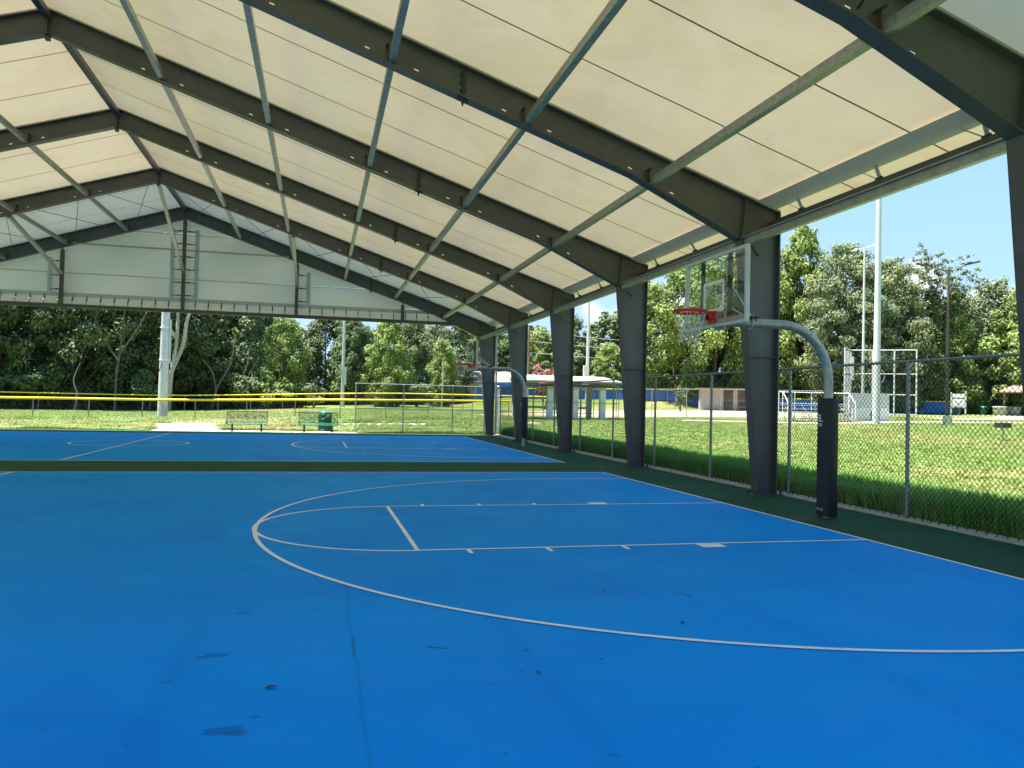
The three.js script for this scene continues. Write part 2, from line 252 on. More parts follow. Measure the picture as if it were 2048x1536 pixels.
function court(zc, wear) {
  const g = flat(-25.6, 0, zc - 7.62, zc + 7.62, 0.004), p = g.attributes.position, uv = g.attributes.uv;
  for (let i = 0; i < p.count; i++) uv.setXY(i, (p.getX(i) + 25.6) / 25.6, 1 - (p.getZ(i) - zc + 7.62) / 15.24);
  const bumpy = fineBump.clone(); bumpy.repeat.set(60, 36); bumpy.needsUpdate = true;
  const m = addShadow(new THREE.Mesh(g, new THREE.MeshPhysicalMaterial({ map: courtTexture(wear), specularIntensity: 0.06, roughness: 0.85, roughnessMap: rough, bumpMap: bumpy, bumpScale: 0.0006, side: THREE.DoubleSide })));
  m.name = numbered('basketball_court'); scene.add(structure(m));
  const w = 0.05, y = 0.0072, L = (n, ...gs) => mesh(n, gs, M.line, m), e = 0.0;
  L('baseline', flat(-w, 0, zc - 7.62, zc + 7.62, y));
  L('sideline', flat(-25.6, -w, zc - 7.62, zc - 7.57, y)); L('sideline', flat(-25.6, -w, zc + 7.57, zc + 7.62, y));
  L('division_line', flat(-12.825, -12.775, zc - 7.57, zc + 7.57, y + 0.0016));
  L('center_circle', arcStrip(-12.8, zc, 1.805, 0, Math.PI * 2, w, y));
  const half = (sx, x0) => {
    const X = (a, b) => sx > 0 ? [x0 - b, x0 - a] : [x0 + a, x0 + b];
    for (const s of [-1, 1]) {
      const zz = s * 1.805 + zc;
      L('lane_line', flat(...X(w, 5.79), zz - w / 2, zz + w / 2, y + 0.0016));
      L('lane_block', flat(...X(2.13, 2.44), zc + s * 1.83, zc + s * 2.03, y));
      for (const d of [3.35, 4.27, 5.18]) L('lane_mark', flat(...X(d - 0.0, d + 0.05), zc + s * 1.83, zc + s * 2.03, y));
      L('three_point_straight', flat(...X(w, 1.575), zc + s * 6.0 - w / 2, zc + s * 6.0 + w / 2, y));
    }
    L('free_throw_line', flat(...X(5.74, 5.79), zc - 1.78, zc + 1.78, y));
    const a0 = sx > 0 ? Math.PI / 2 : -Math.PI / 2;
    L('free_throw_circle', arcStrip(x0 - sx * 5.79, zc, 1.805, a0, a0 + Math.PI, w, y));
    L('three_point_line', arcStrip(x0 - sx * 1.575, zc, 6.0, a0, a0 + Math.PI, w, y + 0.0032, 160));
  };
  half(1, 0); half(-1, -25.6);
  return m;
}
court(0, true); court(-18.21, false);
// litter on the court
{
  const spots = [[-7.11, 5.77, 0.035, 0.3], [-5.51, 5.38, 0.02, 1], [-5.55, 5.81, 0.022, 2], [-5.08, 5.64, 0.018, 0.4], [-5.64, 5.76, 0.015, 2.2], [-4.16, 4.94, 0.03, 1.3]];
  const mat = std([0.045, 0.03, 0.02], 0.9, 0, { side: THREE.DoubleSide });
  spots.forEach(([x, z, s, a], i) => { const g = grid((u, v) => { const w = Math.sin(Math.PI * clamp(u, 0.02, 0.98)) * 0.5; return V((u - 0.5) * 2 * s, 0.012 + 0.25 * s * Math.pow((v - 0.5) * 2, 2) * w + 0.1 * s * u, (v - 0.5) * 2 * s * w); }, 6, 4); const m = mesh('dry_leaf', g, mat); m.position.set(x, 0.0, z); m.rotation.y = a; tag(m, 'small curled brown leaf lying on the blue court', 'leaf', 'dry leaves on the court'); });
}

// ---------------------------------------------------------------- the shelter
const RIDGE = -13.0, TOP = x => 5.42 + 0.3304 * (1.66 - (x > RIDGE ? x : 2 * RIDGE - x));          // upper line of the rafters
const LOW = x => { const q = x > RIDGE ? x : 2 * RIDGE - x; return q > -1.4 ? 5.87 - (q + 1.4) * (5.87 - 4.83) / 2.25 : 5.87 + (-1.4 - q) * (9.72 - 5.87) / 11.6; };
const PUR = [-0.98, -3.38, -5.78, -8.18, -10.58];
const mirror = g => { g = g.index ? g.toNonIndexed() : g.clone(); g.scale(-1, 1, 1).translate(2 * RIDGE, 0, 0); const p = g.attributes.position; for (const k of ['position', 'normal', 'uv']) { const a = g.attributes[k]; if (!a) continue; const n = a.itemSize; for (let i = 0; i < p.count; i += 3) for (let c = 0; c < n; c++) { const t = a.array[(i + 1) * n + c]; a.array[(i + 1) * n + c] = a.array[(i + 2) * n + c]; a.array[(i + 2) * n + c] = t; } } return g; };
const shelter = thing('sports_shelter', [0, 0, 0], 0, 'dark steel framed sports shelter with cream fabric roof over the blue courts', 'shelter');
{
  const FW = 0.125;                                              // half flange width
  const flange = (a, b, t, w = FW) => { const d = Math.hypot(b[0] - a[0], b[1] - a[1]), g = new THREE.BoxGeometry(d, t, 2 * w); g.rotateZ(Math.atan2(b[1] - a[1], b[0] - a[0])); g.translate((a[0] + b[0]) / 2, (a[1] + b[1]) / 2, 0); return g; };
  const colWeb = plate([[1.30, 0.02], [1.64, 0.02], [1.64, 5.40], [0.95, TOP(0.95) - 0.02], [0.87, 4.86]], [], -0.006, 0.006);
  const column = [colWeb, flange([1.655, 0.02], [1.655, 5.40], 0.02), flange([1.29, 0.02], [0.85, 4.82], 0.02), flange([0.86, 4.84], [0.95, TOP(0.95) - 0.03], 0.016, 0.10), flange([1.66, TOP(1.66) - 0.015], [0.95, TOP(0.95) - 0.015], 0.02)];
  column.push(bx(1.02, 1.64, 2.62, 2.632, -0.10, 0.10));
  const slots = []; for (const x of PUR) for (const d of [-0.42, 0.42]) { const c = x + d, y = LOW(c) + 0.13; slots.push([[c - 0.04, y + 0.0], [c - 0.04, y + 0.03], [c + 0.04, y + 0.004], [c + 0.04, y - 0.026]]); }
  const rafOut = [[0.87, 4.86], [0.95, TOP(0.95) - 0.02], [RIDGE, TOP(RIDGE) - 0.02], [RIDGE, LOW(RIDGE) + 0.02], [-1.4, 5.89]];
  const rafter = [plate(rafOut, slots, -0.006, 0.006), flange([0.85, 4.83], [-1.4, 5.87], 0.02), flange([-1.4, 5.87], [RIDGE, LOW(RIDGE)], 0.02), flange([0.95, TOP(0.95) - 0.015], [RIDGE, TOP(RIDGE) - 0.015], 0.02)];
  const rail = [0.07, -0.07].map(dz => { const g = flange([1.66, TOP(1.66) + 0.025], [RIDGE, TOP(RIDGE) + 0.025], 0.05, 0.03); g.translate(0, 0, dz * 1.3); return g; });
  const colR = mergeGeometries(column.map(metreUV)), colL = mirror(colR), rafR = mergeGeometries(rafter.map(metreUV)), rafL = mirror(rafR), endR = mergeGeometries([plate(rafOut, [], -0.006, 0.006), ...rafter.slice(1)].map(metreUV)), endL = mirror(endR), railR = mergeGeometries(rail.map(metreUV)), railL = mirror(railR);
  const baseR = metreUV(mergeGeometries([bx(1.20, 1.76, 0.0, 0.02, -0.18, 0.18)].map(g => g.toNonIndexed()))), baseL = mirror(baseR);
  const bolts = [[1.225, -0.13], [1.225, 0.13], [1.735, -0.13], [1.735, 0.13]].map(([x, z]) => metreUV(rod(V(x, 0.02, z), V(x, 0.09, z), 0.02))), boltsL = bolts.map(mirror);
  const hang = []; { const x = -4.55; hang.push(bar(V(x, LOW(x) - 0.06, 0.03), V(x + 0.02, TOP(x) - 0.05, 0.03), 0.05), flange([x - 0.1, LOW(x - 0.1) - 0.02], [x + 0.1, LOW(x + 0.1) - 0.02], 0.03, 0.06), rod(V(x, LOW(x) - 0.14, 0.03), V(x, LOW(x) - 0.03, 0.03), 0.012, 0.035)); for (const k of [0.25, 0.5, 0.75]) hang.push(bx(x - 0.045, x + 0.055, LOW(x) + 0.55 * k - 0.02, LOW(x) + 0.55 * k + 0.02, 0.006, 0.05)); }
  const hangG = mergeGeometries(hang.map(metreUV)), hangL = mirror(hangG);
  const braceG = metreUV(mergeGeometries([bar(V(0.98, 4.70, 0.22), V(1.26, 4.56, 0.012), 0.05, 0.008), bar(V(1.0, 4.84, 0.16), V(1.05, 5.0, 0.012), 0.05, 0.008)].map(g => g.toNonIndexed()))), braceL = mirror(braceG);
  const ridgeG = metreUV(mergeGeometries([bx(RIDGE - 0.012, RIDGE + 0.012, LOW(RIDGE) - 0.04, TOP(RIDGE), -0.13, 0.13), bx(RIDGE - 0.05, RIDGE + 0.05, LOW(RIDGE) - 0.14, LOW(RIDGE) - 0.04, -0.05, 0.05)].map(g => g.toNonIndexed())));
  FR.forEach((z, i) => {
    const f = new THREE.Group(); f.name = 'steel_frame'; f.position.set(XF(z), 0, z); shelter.add(f);
    const add = (n, g, m = M.steel) => { const o = addShadow(new THREE.Mesh(g, m)); o.name = n; f.add(o); };
    add('column', colR); add('column', colL); add('rafter', i % 6 ? rafR : endR); add('rafter', i % 6 ? rafL : endL); add('membrane_rail', railR, M.galv); add('membrane_rail', railL, M.galv);
    add('base_plate', baseR); add('base_plate', baseL); for (const g of [...bolts, ...boltsL]) add('anchor_bolt', g, M.dark); add('hanging_bracket', hangG, M.dark); add('hanging_bracket', hangL, M.dark); add('ridge_plate', ridgeG); add('flange_brace', braceG); add('flange_brace', braceL);
  });
  // purlins, ridge tube, eave members and fabric bay by bay
  const S = (x, y, z) => V(x + XF(z), y, z);
  const membraneBits = [];
  for (let b = 0; b < 6; b++) {
    const z0 = FR[b] - 0.01, z1 = FR[b + 1] + 0.01, end = b === 0 || b === 5;
    for (const sd of [1, -1]) {
      const mx = x => sd > 0 ? x : 2 * RIDGE - x;
      for (const x of PUR) {
        const a = S(mx(x), LOW(x) + 0.10, z0), c = S(mx(x), LOW(x) + 0.10, z1), r = bar(a, c, 0.11, 0.14);
        mesh('purlin', r, M.galv, shelter);
        // clip angles on the web beside each purlin
        mesh('purlin_clip', [bar(S(mx(x - 0.09), LOW(x) + 0.30, z1), S(mx(x - 0.09), LOW(x) + 0.30, z1 + 0.2), 0.05, 0.012), bar(S(mx(x - 0.065), LOW(x) + 0.2, z1 + 0.01), S(mx(x - 0.065), LOW(x) + 0.2, z1 + 0.09), 0.012, 0.2)], M.rust, shelter);
      }
      mesh('eave_beam', bar(S(mx(1.54), 5.115, z0), S(mx(1.54), 5.115, z1), 0.13, 0.23), M.steel, shelter);
mesh('eave_tube', [bar(S(mx(0.93), 4.785, z0 - 0.02), S(mx(0.93), 4.785, z1 + 0.02), 0.09, 0.13), bar(S(mx(0.90), 4.862, z0 - 0.02), S(mx(0.90), 4.862, z1 + 0.02), 0.15, 0.018)], M.galv, shelter);
      mesh('edge_trim', bar(S(mx(1.93), 5.30, z0), S(mx(1.93), 5.30, z1), 0.03, 0.06), M.galvLight, shelter);
      // three strips of fabric to a bay
      for (let k = 0; k < 3; k++) {
        const za = z0 + (z1 - z0) * k / 3, zb = z0 + (z1 - z0) * (k + 1) / 3;
        const sheet = grid((s, t) => { const x = 1.96 + (RIDGE - 1.96) * s, z = za + (zb - za) * t; return S(mx(x), TOP(x) + 0.03 - (0.05 * Math.sin(Math.PI * clamp((z - z0) / (z1 - z0)))) * Math.sin(Math.PI * s) + 0.02 * (fbm(x * 0.8 + sd * 9, b * 4 + 0.5, z * 0.8, 3) - 0.5), z); }, 40, 5);
        const o = addShadow(new THREE.Mesh(sheet, end ? M.endFabric : M.membrane)); o.name = 'roof_panel'; shelter.add(o);
        if (k) { const sg = grid((s, t) => { const x = 1.96 + (RIDGE - 1.96) * s; return S(mx(x), TOP(x) + 0.014 - (0.05 * Math.sin(Math.PI * k / 3)) * Math.sin(Math.PI * s) + 0.02 * (fbm(x * 0.8 + sd * 9, b * 4 + 0.5, za * 0.8, 3) - 0.5), za + 0.036 * (t - 0.5)); }, 40, 1); const q = mesh('seam', sg, M.seam, o); M.seam.side = THREE.DoubleSide; }
      }
      // doubled edge band with tie straps
      const bandG = grid((s, t) => { const x = 1.12 + 0.40 * s, z = z0 - 0.16 + (z1 - z0 + 0.32) * t; return S(mx(x), TOP(x) - 0.03 - 0.02 * Math.sin(Math.PI * s), z); }, 4, 12);
      const band = mesh('edge_band', bandG, M.band, shelter);
      for (let k = 0; k < 3; k++) {
        const z = z0 + (z1 - z0) * (k + 0.55) / 3, tb = S(mx(1.60), 5.25, z), st = [];
        for (const d of [-0.26, 0.12]) st.push(bar(S(mx(1.40), TOP(1.40) - 0.06, z + d), tb, 0.06, 0.008));
        mesh('tie_strap', st, M.bandPale, band); mesh('ratchet', [bar(S(mx(1.58), 5.255, z - 0.05), S(mx(1.58), 5.255, z + 0.05), 0.09, 0.06), rod(S(mx(1.57), 5.285, z - 0.07), S(mx(1.57), 5.285, z + 0.07), 0.02)], M.dark, band);
      }
    }
    mesh('ridge_tube', bar(S(RIDGE, TOP(RIDGE) - 0.14, z0), S(RIDGE, TOP(RIDGE) - 0.14, z1), 0.16, 0.14), M.steel, shelter);
    if (end) for (const sd of [1, -1]) for (let i = 0; i < 5; i++) { // crossed rods
      const mx = x => sd > 0 ? x : 2 * RIDGE - x, xs = [...PUR, RIDGE], xa = xs[i] - 0.3, xb = xs[i + 1] + 0.3, y = x => LOW(x) + 0.18;
      mesh('brace_rod', rod(S(mx(xa), y(xa), z0), S(mx(xb), y(xb), z1), 0.011, 0.011, 6), M.dark, shelter);
      mesh('brace_rod', rod(S(mx(xb), y(xb), z0), S(mx(xa), y(xa), z1), 0.011, 0.011, 6), M.dark, shelter);
    }
  }
  // gable walls
  for (const [zi, zin, dir] of [[6, 5, -1]]) {
    const z = FR[zi] + dir * 0.17, zp = FR[zi] - dir * 0.02, w = new THREE.Group(); w.name = 'gable_wall'; shelter.add(w);
    const edge = x => LOW(x) + 0.08, x0 = -26.0 + 0.85 - 1.3, x1 = 0.0;
    // lower strips then the peak
    const panel = (ya, yb, n) => { const g = grid((s, t) => { const y = ya + (yb - ya) * t, k = Math.max(0, y - 5.87) / (9.72 - 5.87) * 11.6; const xr = y < 5.87 ? -1.4 + (5.87 - y) * 2.16 : -1.4 - k, xl = 2 * RIDGE - xr; const x = xl + (xr - xl) * s; return S(x, y + 0.05, z + dir * 0.03 * Math.sin(x * 1.3) * Math.sin(y * 2)); }, 48, 6); return mesh('fabric_panel', g, M.gableFabric, w); };
    for (const [a, b] of [[5.50, 6.92], [6.93, 8.22], [8.23, 8.98], [8.99, 9.70]]) panel(a, b);
    mesh('gable_beam', bar(S(-25.7, 5.47, zp), S(-0.3, 5.47, zp), 0.12, 0.16), M.steel, w);
    mesh('hem_band', bx(-25.0, -1.0, 5.90, 6.08, z - dir * 0.035 - 0.004, z - dir * 0.035 + 0.004).translate(XF(z), 0, 0), M.bandPale, w);
    for (const y of [6.95, 9.0]) mesh('panel_seam', bar(S(y < 8 ? -21.3 : -15.2, y, z - dir * 0.036), S(y < 8 ? -4.7 : -10.8, y, z - dir * 0.036), 0.006, 0.035), M.bandPale, w);
    for (const px of [-23.0, -18.0, -13.0, -8.0, -3.0]) {
      mesh('gable_post', [bar(S(px, 5.53, zp), S(px, LOW(px) - 0.12, zp), 0.15, 0.15), rod(S(px, LOW(px) - 0.14, zp), S(px, LOW(px) + 0.02, zp), 0.03)], M.steel, w);
      const hi = LOW(px) - 0.3;
      if (px > -22 && px < -4) {
        mesh('strut', bar(S(px, px === -13 ? 7.25 : 6.87, zp - dir * 0.1), S(px, LOW(px) - 0.03, FR[zin] + dir * 0.05), 0.12, 0.12), M.galv, w);
        for (const s of px === -13 ? [-1, 1] : [px < RIDGE ? -1 : 1]) {
          const bxx = px + s * 0.52; mesh('post_band', bx(bxx - 0.09, bxx + 0.09, 6.09, Math.min(hi, LOW(bxx + s * 0.1) - 0.25), z - dir * 0.037 - 0.003, z - dir * 0.037 + 0.003).translate(XF(z), 0, 0), M.bandPale, w);
          for (let y = 6.2; y < hi - 0.15; y += px === -13 ? 0.59 : 0.62) mesh('lacing_strap', [bar(S(px + s * 0.07, y, zp), S(bxx - s * 0.05, y, z - dir * 0.06), 0.02, 0.03), bar(S(px + s * 0.12, y, zp - dir * 0.01), S(px + s * 0.28, y, z - dir * 0.07), 0.035, 0.05)], M.dark, w);
        }
      }
    }
    mesh('tie_bar', bar(S(-17.6, 8.26, zp - dir * 0.02), S(-8.4, 8.26, zp - dir * 0.02), 0.05, 0.07), M.galv, w);
    for (let x = -24.9; x < -1.2; x += 0.565) mesh('hem_tie', [bar(S(x, 5.55, zp - dir * 0.01), S(x, 5.98, z - dir * 0.05), 0.025, 0.012), bar(S(x, 5.70, zp - dir * 0.02), S(x, 5.86, z - dir * 0.055), 0.05, 0.03)], M.dark, w);
  }
  mesh('downspout', [rod(S(1.80, 0.12, -28.12), S(1.80, 5.0, -28.12), 0.05, 0.05, 12), rod(S(1.80, 5.0, -28.12), S(1.70, 5.2, -28.12), 0.05, 0.05, 12)], M.fencePost, shelter);
}

// ---------------------------------------------------------------- basketball hoops
function hoop(zc, px, label, letters) {
  const o = thing('basketball_hoop', [px, 0, zc], 0, label, 'basketball hoop', 'basketball hoops');
  const bxf = -1.22 - px;                                        // board face
  const R = 0.82, pts = [V(0, 0, 0), V(0, 1.1, 0), V(0, 2.1, 0)];
  for (let i = 1; i <= 10; i++) { const a = i / 10 * Math.PI / 2; pts.push(V(-R + R * Math.cos(a), 2.1 + R * Math.sin(a), 0)); }
  pts.push(V(-1.2, 2.92, 0), V(bxf + 0.12, 2.92, 0));
  const path = new THREE.CurvePath(); for (let i = 1; i < pts.length; i++) path.add(new THREE.LineCurve3(pts[i - 1], pts[i]));
  mesh('pole', [new THREE.TubeGeometry(new THREE.CatmullRomCurve3(pts, false, 'catmullrom', 0.1), 90, 0.07, 18), bx(bxf + 0.10, bxf + 0.125, 2.80, 3.06, -0.14, 0.14)], M.galv, o);
  // padded sleeve, creased
  const pad = grid((s, t) => { const a = s * 2 * Math.PI, y = (letters ? 0.03 : 0.32) + (letters ? 1.79 : 1.55) * t, k = Math.pow(Math.pow(Math.abs(Math.cos(a)), 3) + Math.pow(Math.abs(Math.sin(a)), 3), -1 / 3); const r = 0.135 * k * (1 + 0.035 * (fbm(Math.cos(a) * 2, y * 5, Math.sin(a) * 2, 3) - 0.5) * 2) - 0.01 * ss(0.97, 1, t); return V(-Math.cos(a) * r, y, Math.sin(a) * r); }, 64, 60);
  const pu = pad.attributes.uv; for (let i = 0, k = 0; i <= 64; i++) for (let j = 0; j <= 60; j++, k++) pu.setXY(k, i / 64, j / 60);
  const cv = document.createElement('canvas'); cv.width = 1024; cv.height = 1024; const c = cv.getContext('2d'); c.fillStyle = '#0b1014'; c.fillRect(0, 0, 1024, 1024);
  c.fillStyle = '#c8d0d6'; c.textAlign = 'center';
  for (const off of [-75, 949]) { c.font = 'bold 150px sans-serif'; c.save(); c.translate(off + 60, 205); c.scale(1.0, 0.62); c.fillText('B.', 20, 0); c.restore(); c.font = 'bold 40px sans-serif'; c.fillText('SPORTS', off + 60, 245); c.font = '36px sans-serif'; c.fillText('SPORTS.COM', off + 60, 978); }
  const pt = new THREE.CanvasTexture(cv); pt.colorSpace = THREE.SRGBColorSpace; pt.wrapS = THREE.RepeatWrapping;
  mesh('pole_pad', pad, new THREE.MeshStandardMaterial({ map: pt, roughness: 0.5, side: THREE.DoubleSide }), o, true);
  mesh('pad_cap', [rod(V(0, 1.815 + (letters ? 0 : 0.05), 0), V(0, 1.825 + (letters ? 0 : 0.05), 0), 0.12, 0.12, 20)], M.dark, o);
  // backboard
  const b = new THREE.Group(); b.name = 'backboard'; o.add(b); const Y0 = 2.83, Y1 = 3.90, H = 0.915;
  mesh('glass_pane', bx(bxf, bxf + 0.012, Y0 + 0.03, Y1 - 0.03, -H + 0.03, H - 0.03), M.glass, b);
  const al = M.galvLight;
  mesh('board_frame', [bx(bxf - 0.01, bxf + 0.05, Y0, Y0 + 0.045, -H, H), bx(bxf - 0.01, bxf + 0.05, Y1 - 0.045, Y1, -H, H), bx(bxf - 0.01, bxf + 0.05, Y0 + 0.045, Y1 - 0.045, -H, -H + 0.045), bx(bxf - 0.01, bxf + 0.05, Y0 + 0.045, Y1 - 0.045, H - 0.045, H)], al, b);
  for (const z of [-0.40, 0.40]) mesh('rear_upright', bx(bxf + 0.02, bxf + 0.06, Y0 + 0.045, Y1 - 0.045, z - 0.035, z + 0.035), M.dark, b);
  mesh('target_square', [bx(bxf - 0.004, bxf - 0.001, 3.05, 3.10, -0.305, 0.305), bx(bxf - 0.004, bxf - 0.001, 3.46, 3.51, -0.305, 0.305), bx(bxf - 0.004, bxf - 0.001, 3.10, 3.46, -0.305, -0.255), bx(bxf - 0.004, bxf - 0.001, 3.10, 3.46, 0.255, 0.305)], M.white, b);
  mesh('lower_padding', [bx(bxf - 0.012, bxf + 0.02, Y0 + 0.05, Y0 + 0.11, -H + 0.05, H - 0.05)], M.galv, b);
  mesh('brace_arm', [rod(V(-1.36, 3.0, 0.05), V(bxf + 0.06, 3.40, 0.40), 0.014), rod(V(-1.36, 3.0, -0.05), V(bxf + 0.06, 3.40, -0.40), 0.014), bx(bxf + 0.05, bxf + 0.08, 3.35, 3.45, 0.35, 0.45), bx(bxf + 0.05, bxf + 0.08, 3.35, 3.45, -0.45, -0.35)], al, o);
  const cl = []; for (let i = 0; i < 9; i++) { const a = Math.PI * i / 8 - Math.PI / 2, a2 = Math.PI * (i + 1) / 8 - Math.PI / 2; if (i < 8) cl.push(rod(V(-1.36, 2.92 - 0.085 * Math.cos(a), 0.085 * Math.sin(a)), V(-1.36, 2.92 - 0.085 * Math.cos(a2), 0.085 * Math.sin(a2)), 0.01)); }
  for (const z of [-0.085, 0.085]) cl.push(rod(V(-1.36, 2.92, z), V(-1.36, 3.03, z), 0.01));
  mesh('clamp', cl, al, o); mesh('clamp_plate', bx(-1.44, -1.27, 2.985, 3.015, -0.11, 0.11), M.dark, o);
  // rim and net
  const rx = bxf - 0.38, ring = new THREE.TorusGeometry(0.2365, 0.014, 10, 48); ring.rotateX(Math.PI / 2); ring.translate(rx, 3.05, 0);
  const ring2 = new THREE.TorusGeometry(0.243, 0.009, 8, 48); ring2.rotateX(Math.PI / 2); ring2.translate(rx, 3.028, 0);
  const rim = mesh('rim', [ring, ring2, bx(bxf - 0.035, bxf - 0.012, 2.89, 3.06, -0.12, 0.12), plate([[bxf - 0.03, 2.93], [bxf - 0.03, 3.05], [bxf - 0.17, 3.05], [bxf - 0.09, 2.95]], [], 0.07, 0.076), plate([[bxf - 0.03, 2.93], [bxf - 0.03, 3.05], [bxf - 0.17, 3.05], [bxf - 0.09, 2.95]], [], -0.076, -0.07), bx(bxf - 0.17, bxf - 0.03, 3.035, 3.058, -0.09, 0.09)], M.red, o);
  const net = [], n = 12, prof = [[3.035, 0.235], [2.93, 0.205], [2.83, 0.165], [2.73, 0.135], [2.64, 0.125], [2.56, 0.135]];
  const RR = rng(17), P = (k, row) => { const a = (k + (row % 2) * 0.5) / n * 2 * Math.PI, [y, r] = prof[row], j = 0.008 * row; return V(rx + Math.cos(a) * r + (hash3(k % n, row, 3) - 0.5) * j, y + (hash3(k % n, row, 5) - 0.5) * j * 2, Math.sin(a) * r + (hash3(k % n, row, 7) - 0.5) * j); };
  for (let row = 0; row < 5; row++) for (let k = 0; k < n; k++) { const a = P(k, row), sft = row % 2 ? 1 : 0; net.push(rod(a, P((k + sft) % n, row + 1), 0.0035, 0.0035, 5), rod(a, P((k + sft + n - 1) % n, row + 1), 0.0035, 0.0035, 5)); }
  mesh('net', net, M.cord, o);
  return o;
}
hoop(-0.08, 0.75, 'basketball hoop whose gooseneck pole has a dark lettered pad reaching the green floor', true);
hoop(-18.35, 0.86, 'basketball hoop on the court beside the benches, its pad ending above the floor', false);

// ---------------------------------------------------------------- fences
function wires(a, b, y0, y1, pitchW, pitchH, rr, lift = 0) { // two families of slanting wires between a and b (xz), following the ground
  const L = Math.hypot(b[0] - a[0], b[1] - a[1]), ux = (b[0] - a[0]) / L, uz = (b[1] - a[1]) / L, H = y1 - y0, run = H * pitchW / pitchH, pos = [], nor = [];
  const P = (s, y, off) => [a[0] + ux * s - uz * off, y + (lift ? lift(a[0] + ux * s, a[1] + uz * s) : 0), a[1] + uz * s + ux * off];
  for (const fam of [1, -1]) for (let s = -run; s < L + run; s += pitchW) {
    let s0 = s, s1 = s + fam * run, t0 = 0, t1 = 1; const ds = s1 - s0;
    const ta = (0 - s0) / ds, tb = (L - s0) / ds; t0 = Math.max(t0, Math.min(ta, tb)); t1 = Math.min(t1, Math.max(ta, tb)); if (t1 - t0 < 0.01) continue;
    const A = P(s0 + ds * t0, y0 + H * t0, fam * rr * 0.8), B = P(s0 + ds * t1, y0 + H * t1, fam * rr * 0.8);
    const d = V(B[0] - A[0], B[1] - A[1], B[2] - A[2]).normalize(), n1 = V(-uz, 0, ux), n2 = d.clone().cross(n1), c = [];
    for (let k = 0; k < 3; k++) { const an = k * 2.0944 + 0.5; c.push(n1.clone().multiplyScalar(Math.cos(an) * rr).addScaledVector(n2, Math.sin(an) * rr)); }
    for (let k = 0; k < 3; k++) { const p = c[k], q = c[(k + 1) % 3], v = [[A, p], [B, p], [B, q], [A, p], [B, q], [A, q]]; for (const [e, o] of v) { pos.push(e[0] + o.x, e[1] + o.y, e[2] + o.z); const nn = o.clone().normalize(); nor.push(nn.x, nn.y, nn.z); } }
  }
  const g = new THREE.BufferGeometry(); g.setAttribute('position', new THREE.Float32BufferAttribute(pos, 3)); g.setAttribute('normal', new THREE.Float32BufferAttribute(nor, 3)); g.setAttribute('uv', new THREE.Float32BufferAttribute(new Float32Array(pos.length / 3 * 2), 2)); return g;
}
function chainFence(pts, o, { H = 2.42, postR = 0.03, mat = M.fencePost, wireMat = M.wire, pitch = [0.082, 0.088], rr = 0.0022, top = 0.022, lift = 0, step = 3.1, mid = false, tips = 0.045, low = 0.04 } = {}) {
  const y = (x, z) => lift ? lift(x, z) : 0, wg = [];
  for (let i = 0; i < pts.length - 1; i++) {
    const a = pts[i], b = pts[i + 1];
    mesh('top_rail', rod(V(a[0], H + y(...a), a[1]), V(b[0], H + y(...b), b[1]), top, top, 10), mat, o);
    if (mid) mesh('middle_rail', rod(V(a[0], mid + y(...a), a[1]), V(b[0], mid + y(...b), b[1]), top * 0.8, top * 0.8, 8), mat, o);
    wg.push(wires(a, b, low, H + tips, ...pitch, rr, lift ? (x, z) => { const L = Math.hypot(b[0] - a[0], b[1] - a[1]), s = Math.hypot(x - a[0], z - a[1]) / L; return y(...a) + (y(...b) - y(...a)) * s; } : 0));
  }
  pts.forEach(([x, z]) => mesh('fence_post', [rod(V(x, (lift ? y(x, z) : 0.0) - 0.05, z), V(x, H + y(x, z) - 0.01, z), postR, postR, 12), rod(V(x, H + y(x, z) - 0.02, z), V(x, H + y(x, z) + 0.03, z), postR + 0.006, 0.012, 12)], mat, o));
  return stuff(mesh('chain_link_mesh', wg, wireMat, o, true));
}
{
  const side = thing('chain_link_fence', [0, 0, 0], 0, 'tall grey chain link fence on a concrete kerb along the shelter columns', 'fence');
  const pts = []; for (let z = 9.6; z > -29.5; z -= 3.12) pts.push([1.955 + XF(z) * 1.2 + 0.0, z]); pts.push([2.28, -29.0]);
  chainFence(pts, side, { low: 0.05, rr: 0.0036, pitch: [0.085, 0.09] });
  const ties = []; for (let z = 9.5; z > -20; z -= 0.165) { const x = 1.955 + XF(z) * 1.2 - 0.03; ties.push(rod(V(x, 0.02, z), V(x + 0.02, 0.075, z), 0.009, 0.006, 5)); }
  stuff(mesh('wire_tails', ties, M.dark, side));
  const end = thing('chain_link_fence', [0, 0, 0], 0, 'tall pale chain link fence across the end of the courts beside the benches', 'fence');
  chainFence([[-4.88, -28.75], [-2.55, -28.8], [-0.06, -28.85], [1.60, -28.9]], end, { wireMat: M.wireLight, mat: M.galv, mid: 1.2, rr: 0.006 });
  const ce = thing('gate_post', [2.40, 0, -29.35], 0, 'white fence post beside the steel column with the downspout', 'post');
  mesh('post_shaft', rod(V(0, -0.05, 0), V(0, 2.45, 0), 0.05, 0.05, 14), M.white, ce); mesh('post_cap', new THREE.SphereGeometry(0.055, 12, 8).translate(0, 2.46, 0), M.white, ce);
}
function yellowFence(pts, label, capR, H) {
  const o = thing('yellow_topped_fence', [0, 0, 0], 0, label, 'fence');
  chainFence(pts, o, { H: H - 0.03, lift: height, wireMat: M.wire, postR: 0.028, tips: 0, rr: 0.002, pitch: [0.09, 0.09] });
  for (let i = 0; i < pts.length - 1; i++) { const a = pts[i], b = pts[i + 1]; mesh('yellow_cap', rod(V(a[0], H + height(...a), a[1]), V(b[0], H + height(...b), b[1]), capR, capR, 12), M.yellow, o); }
}
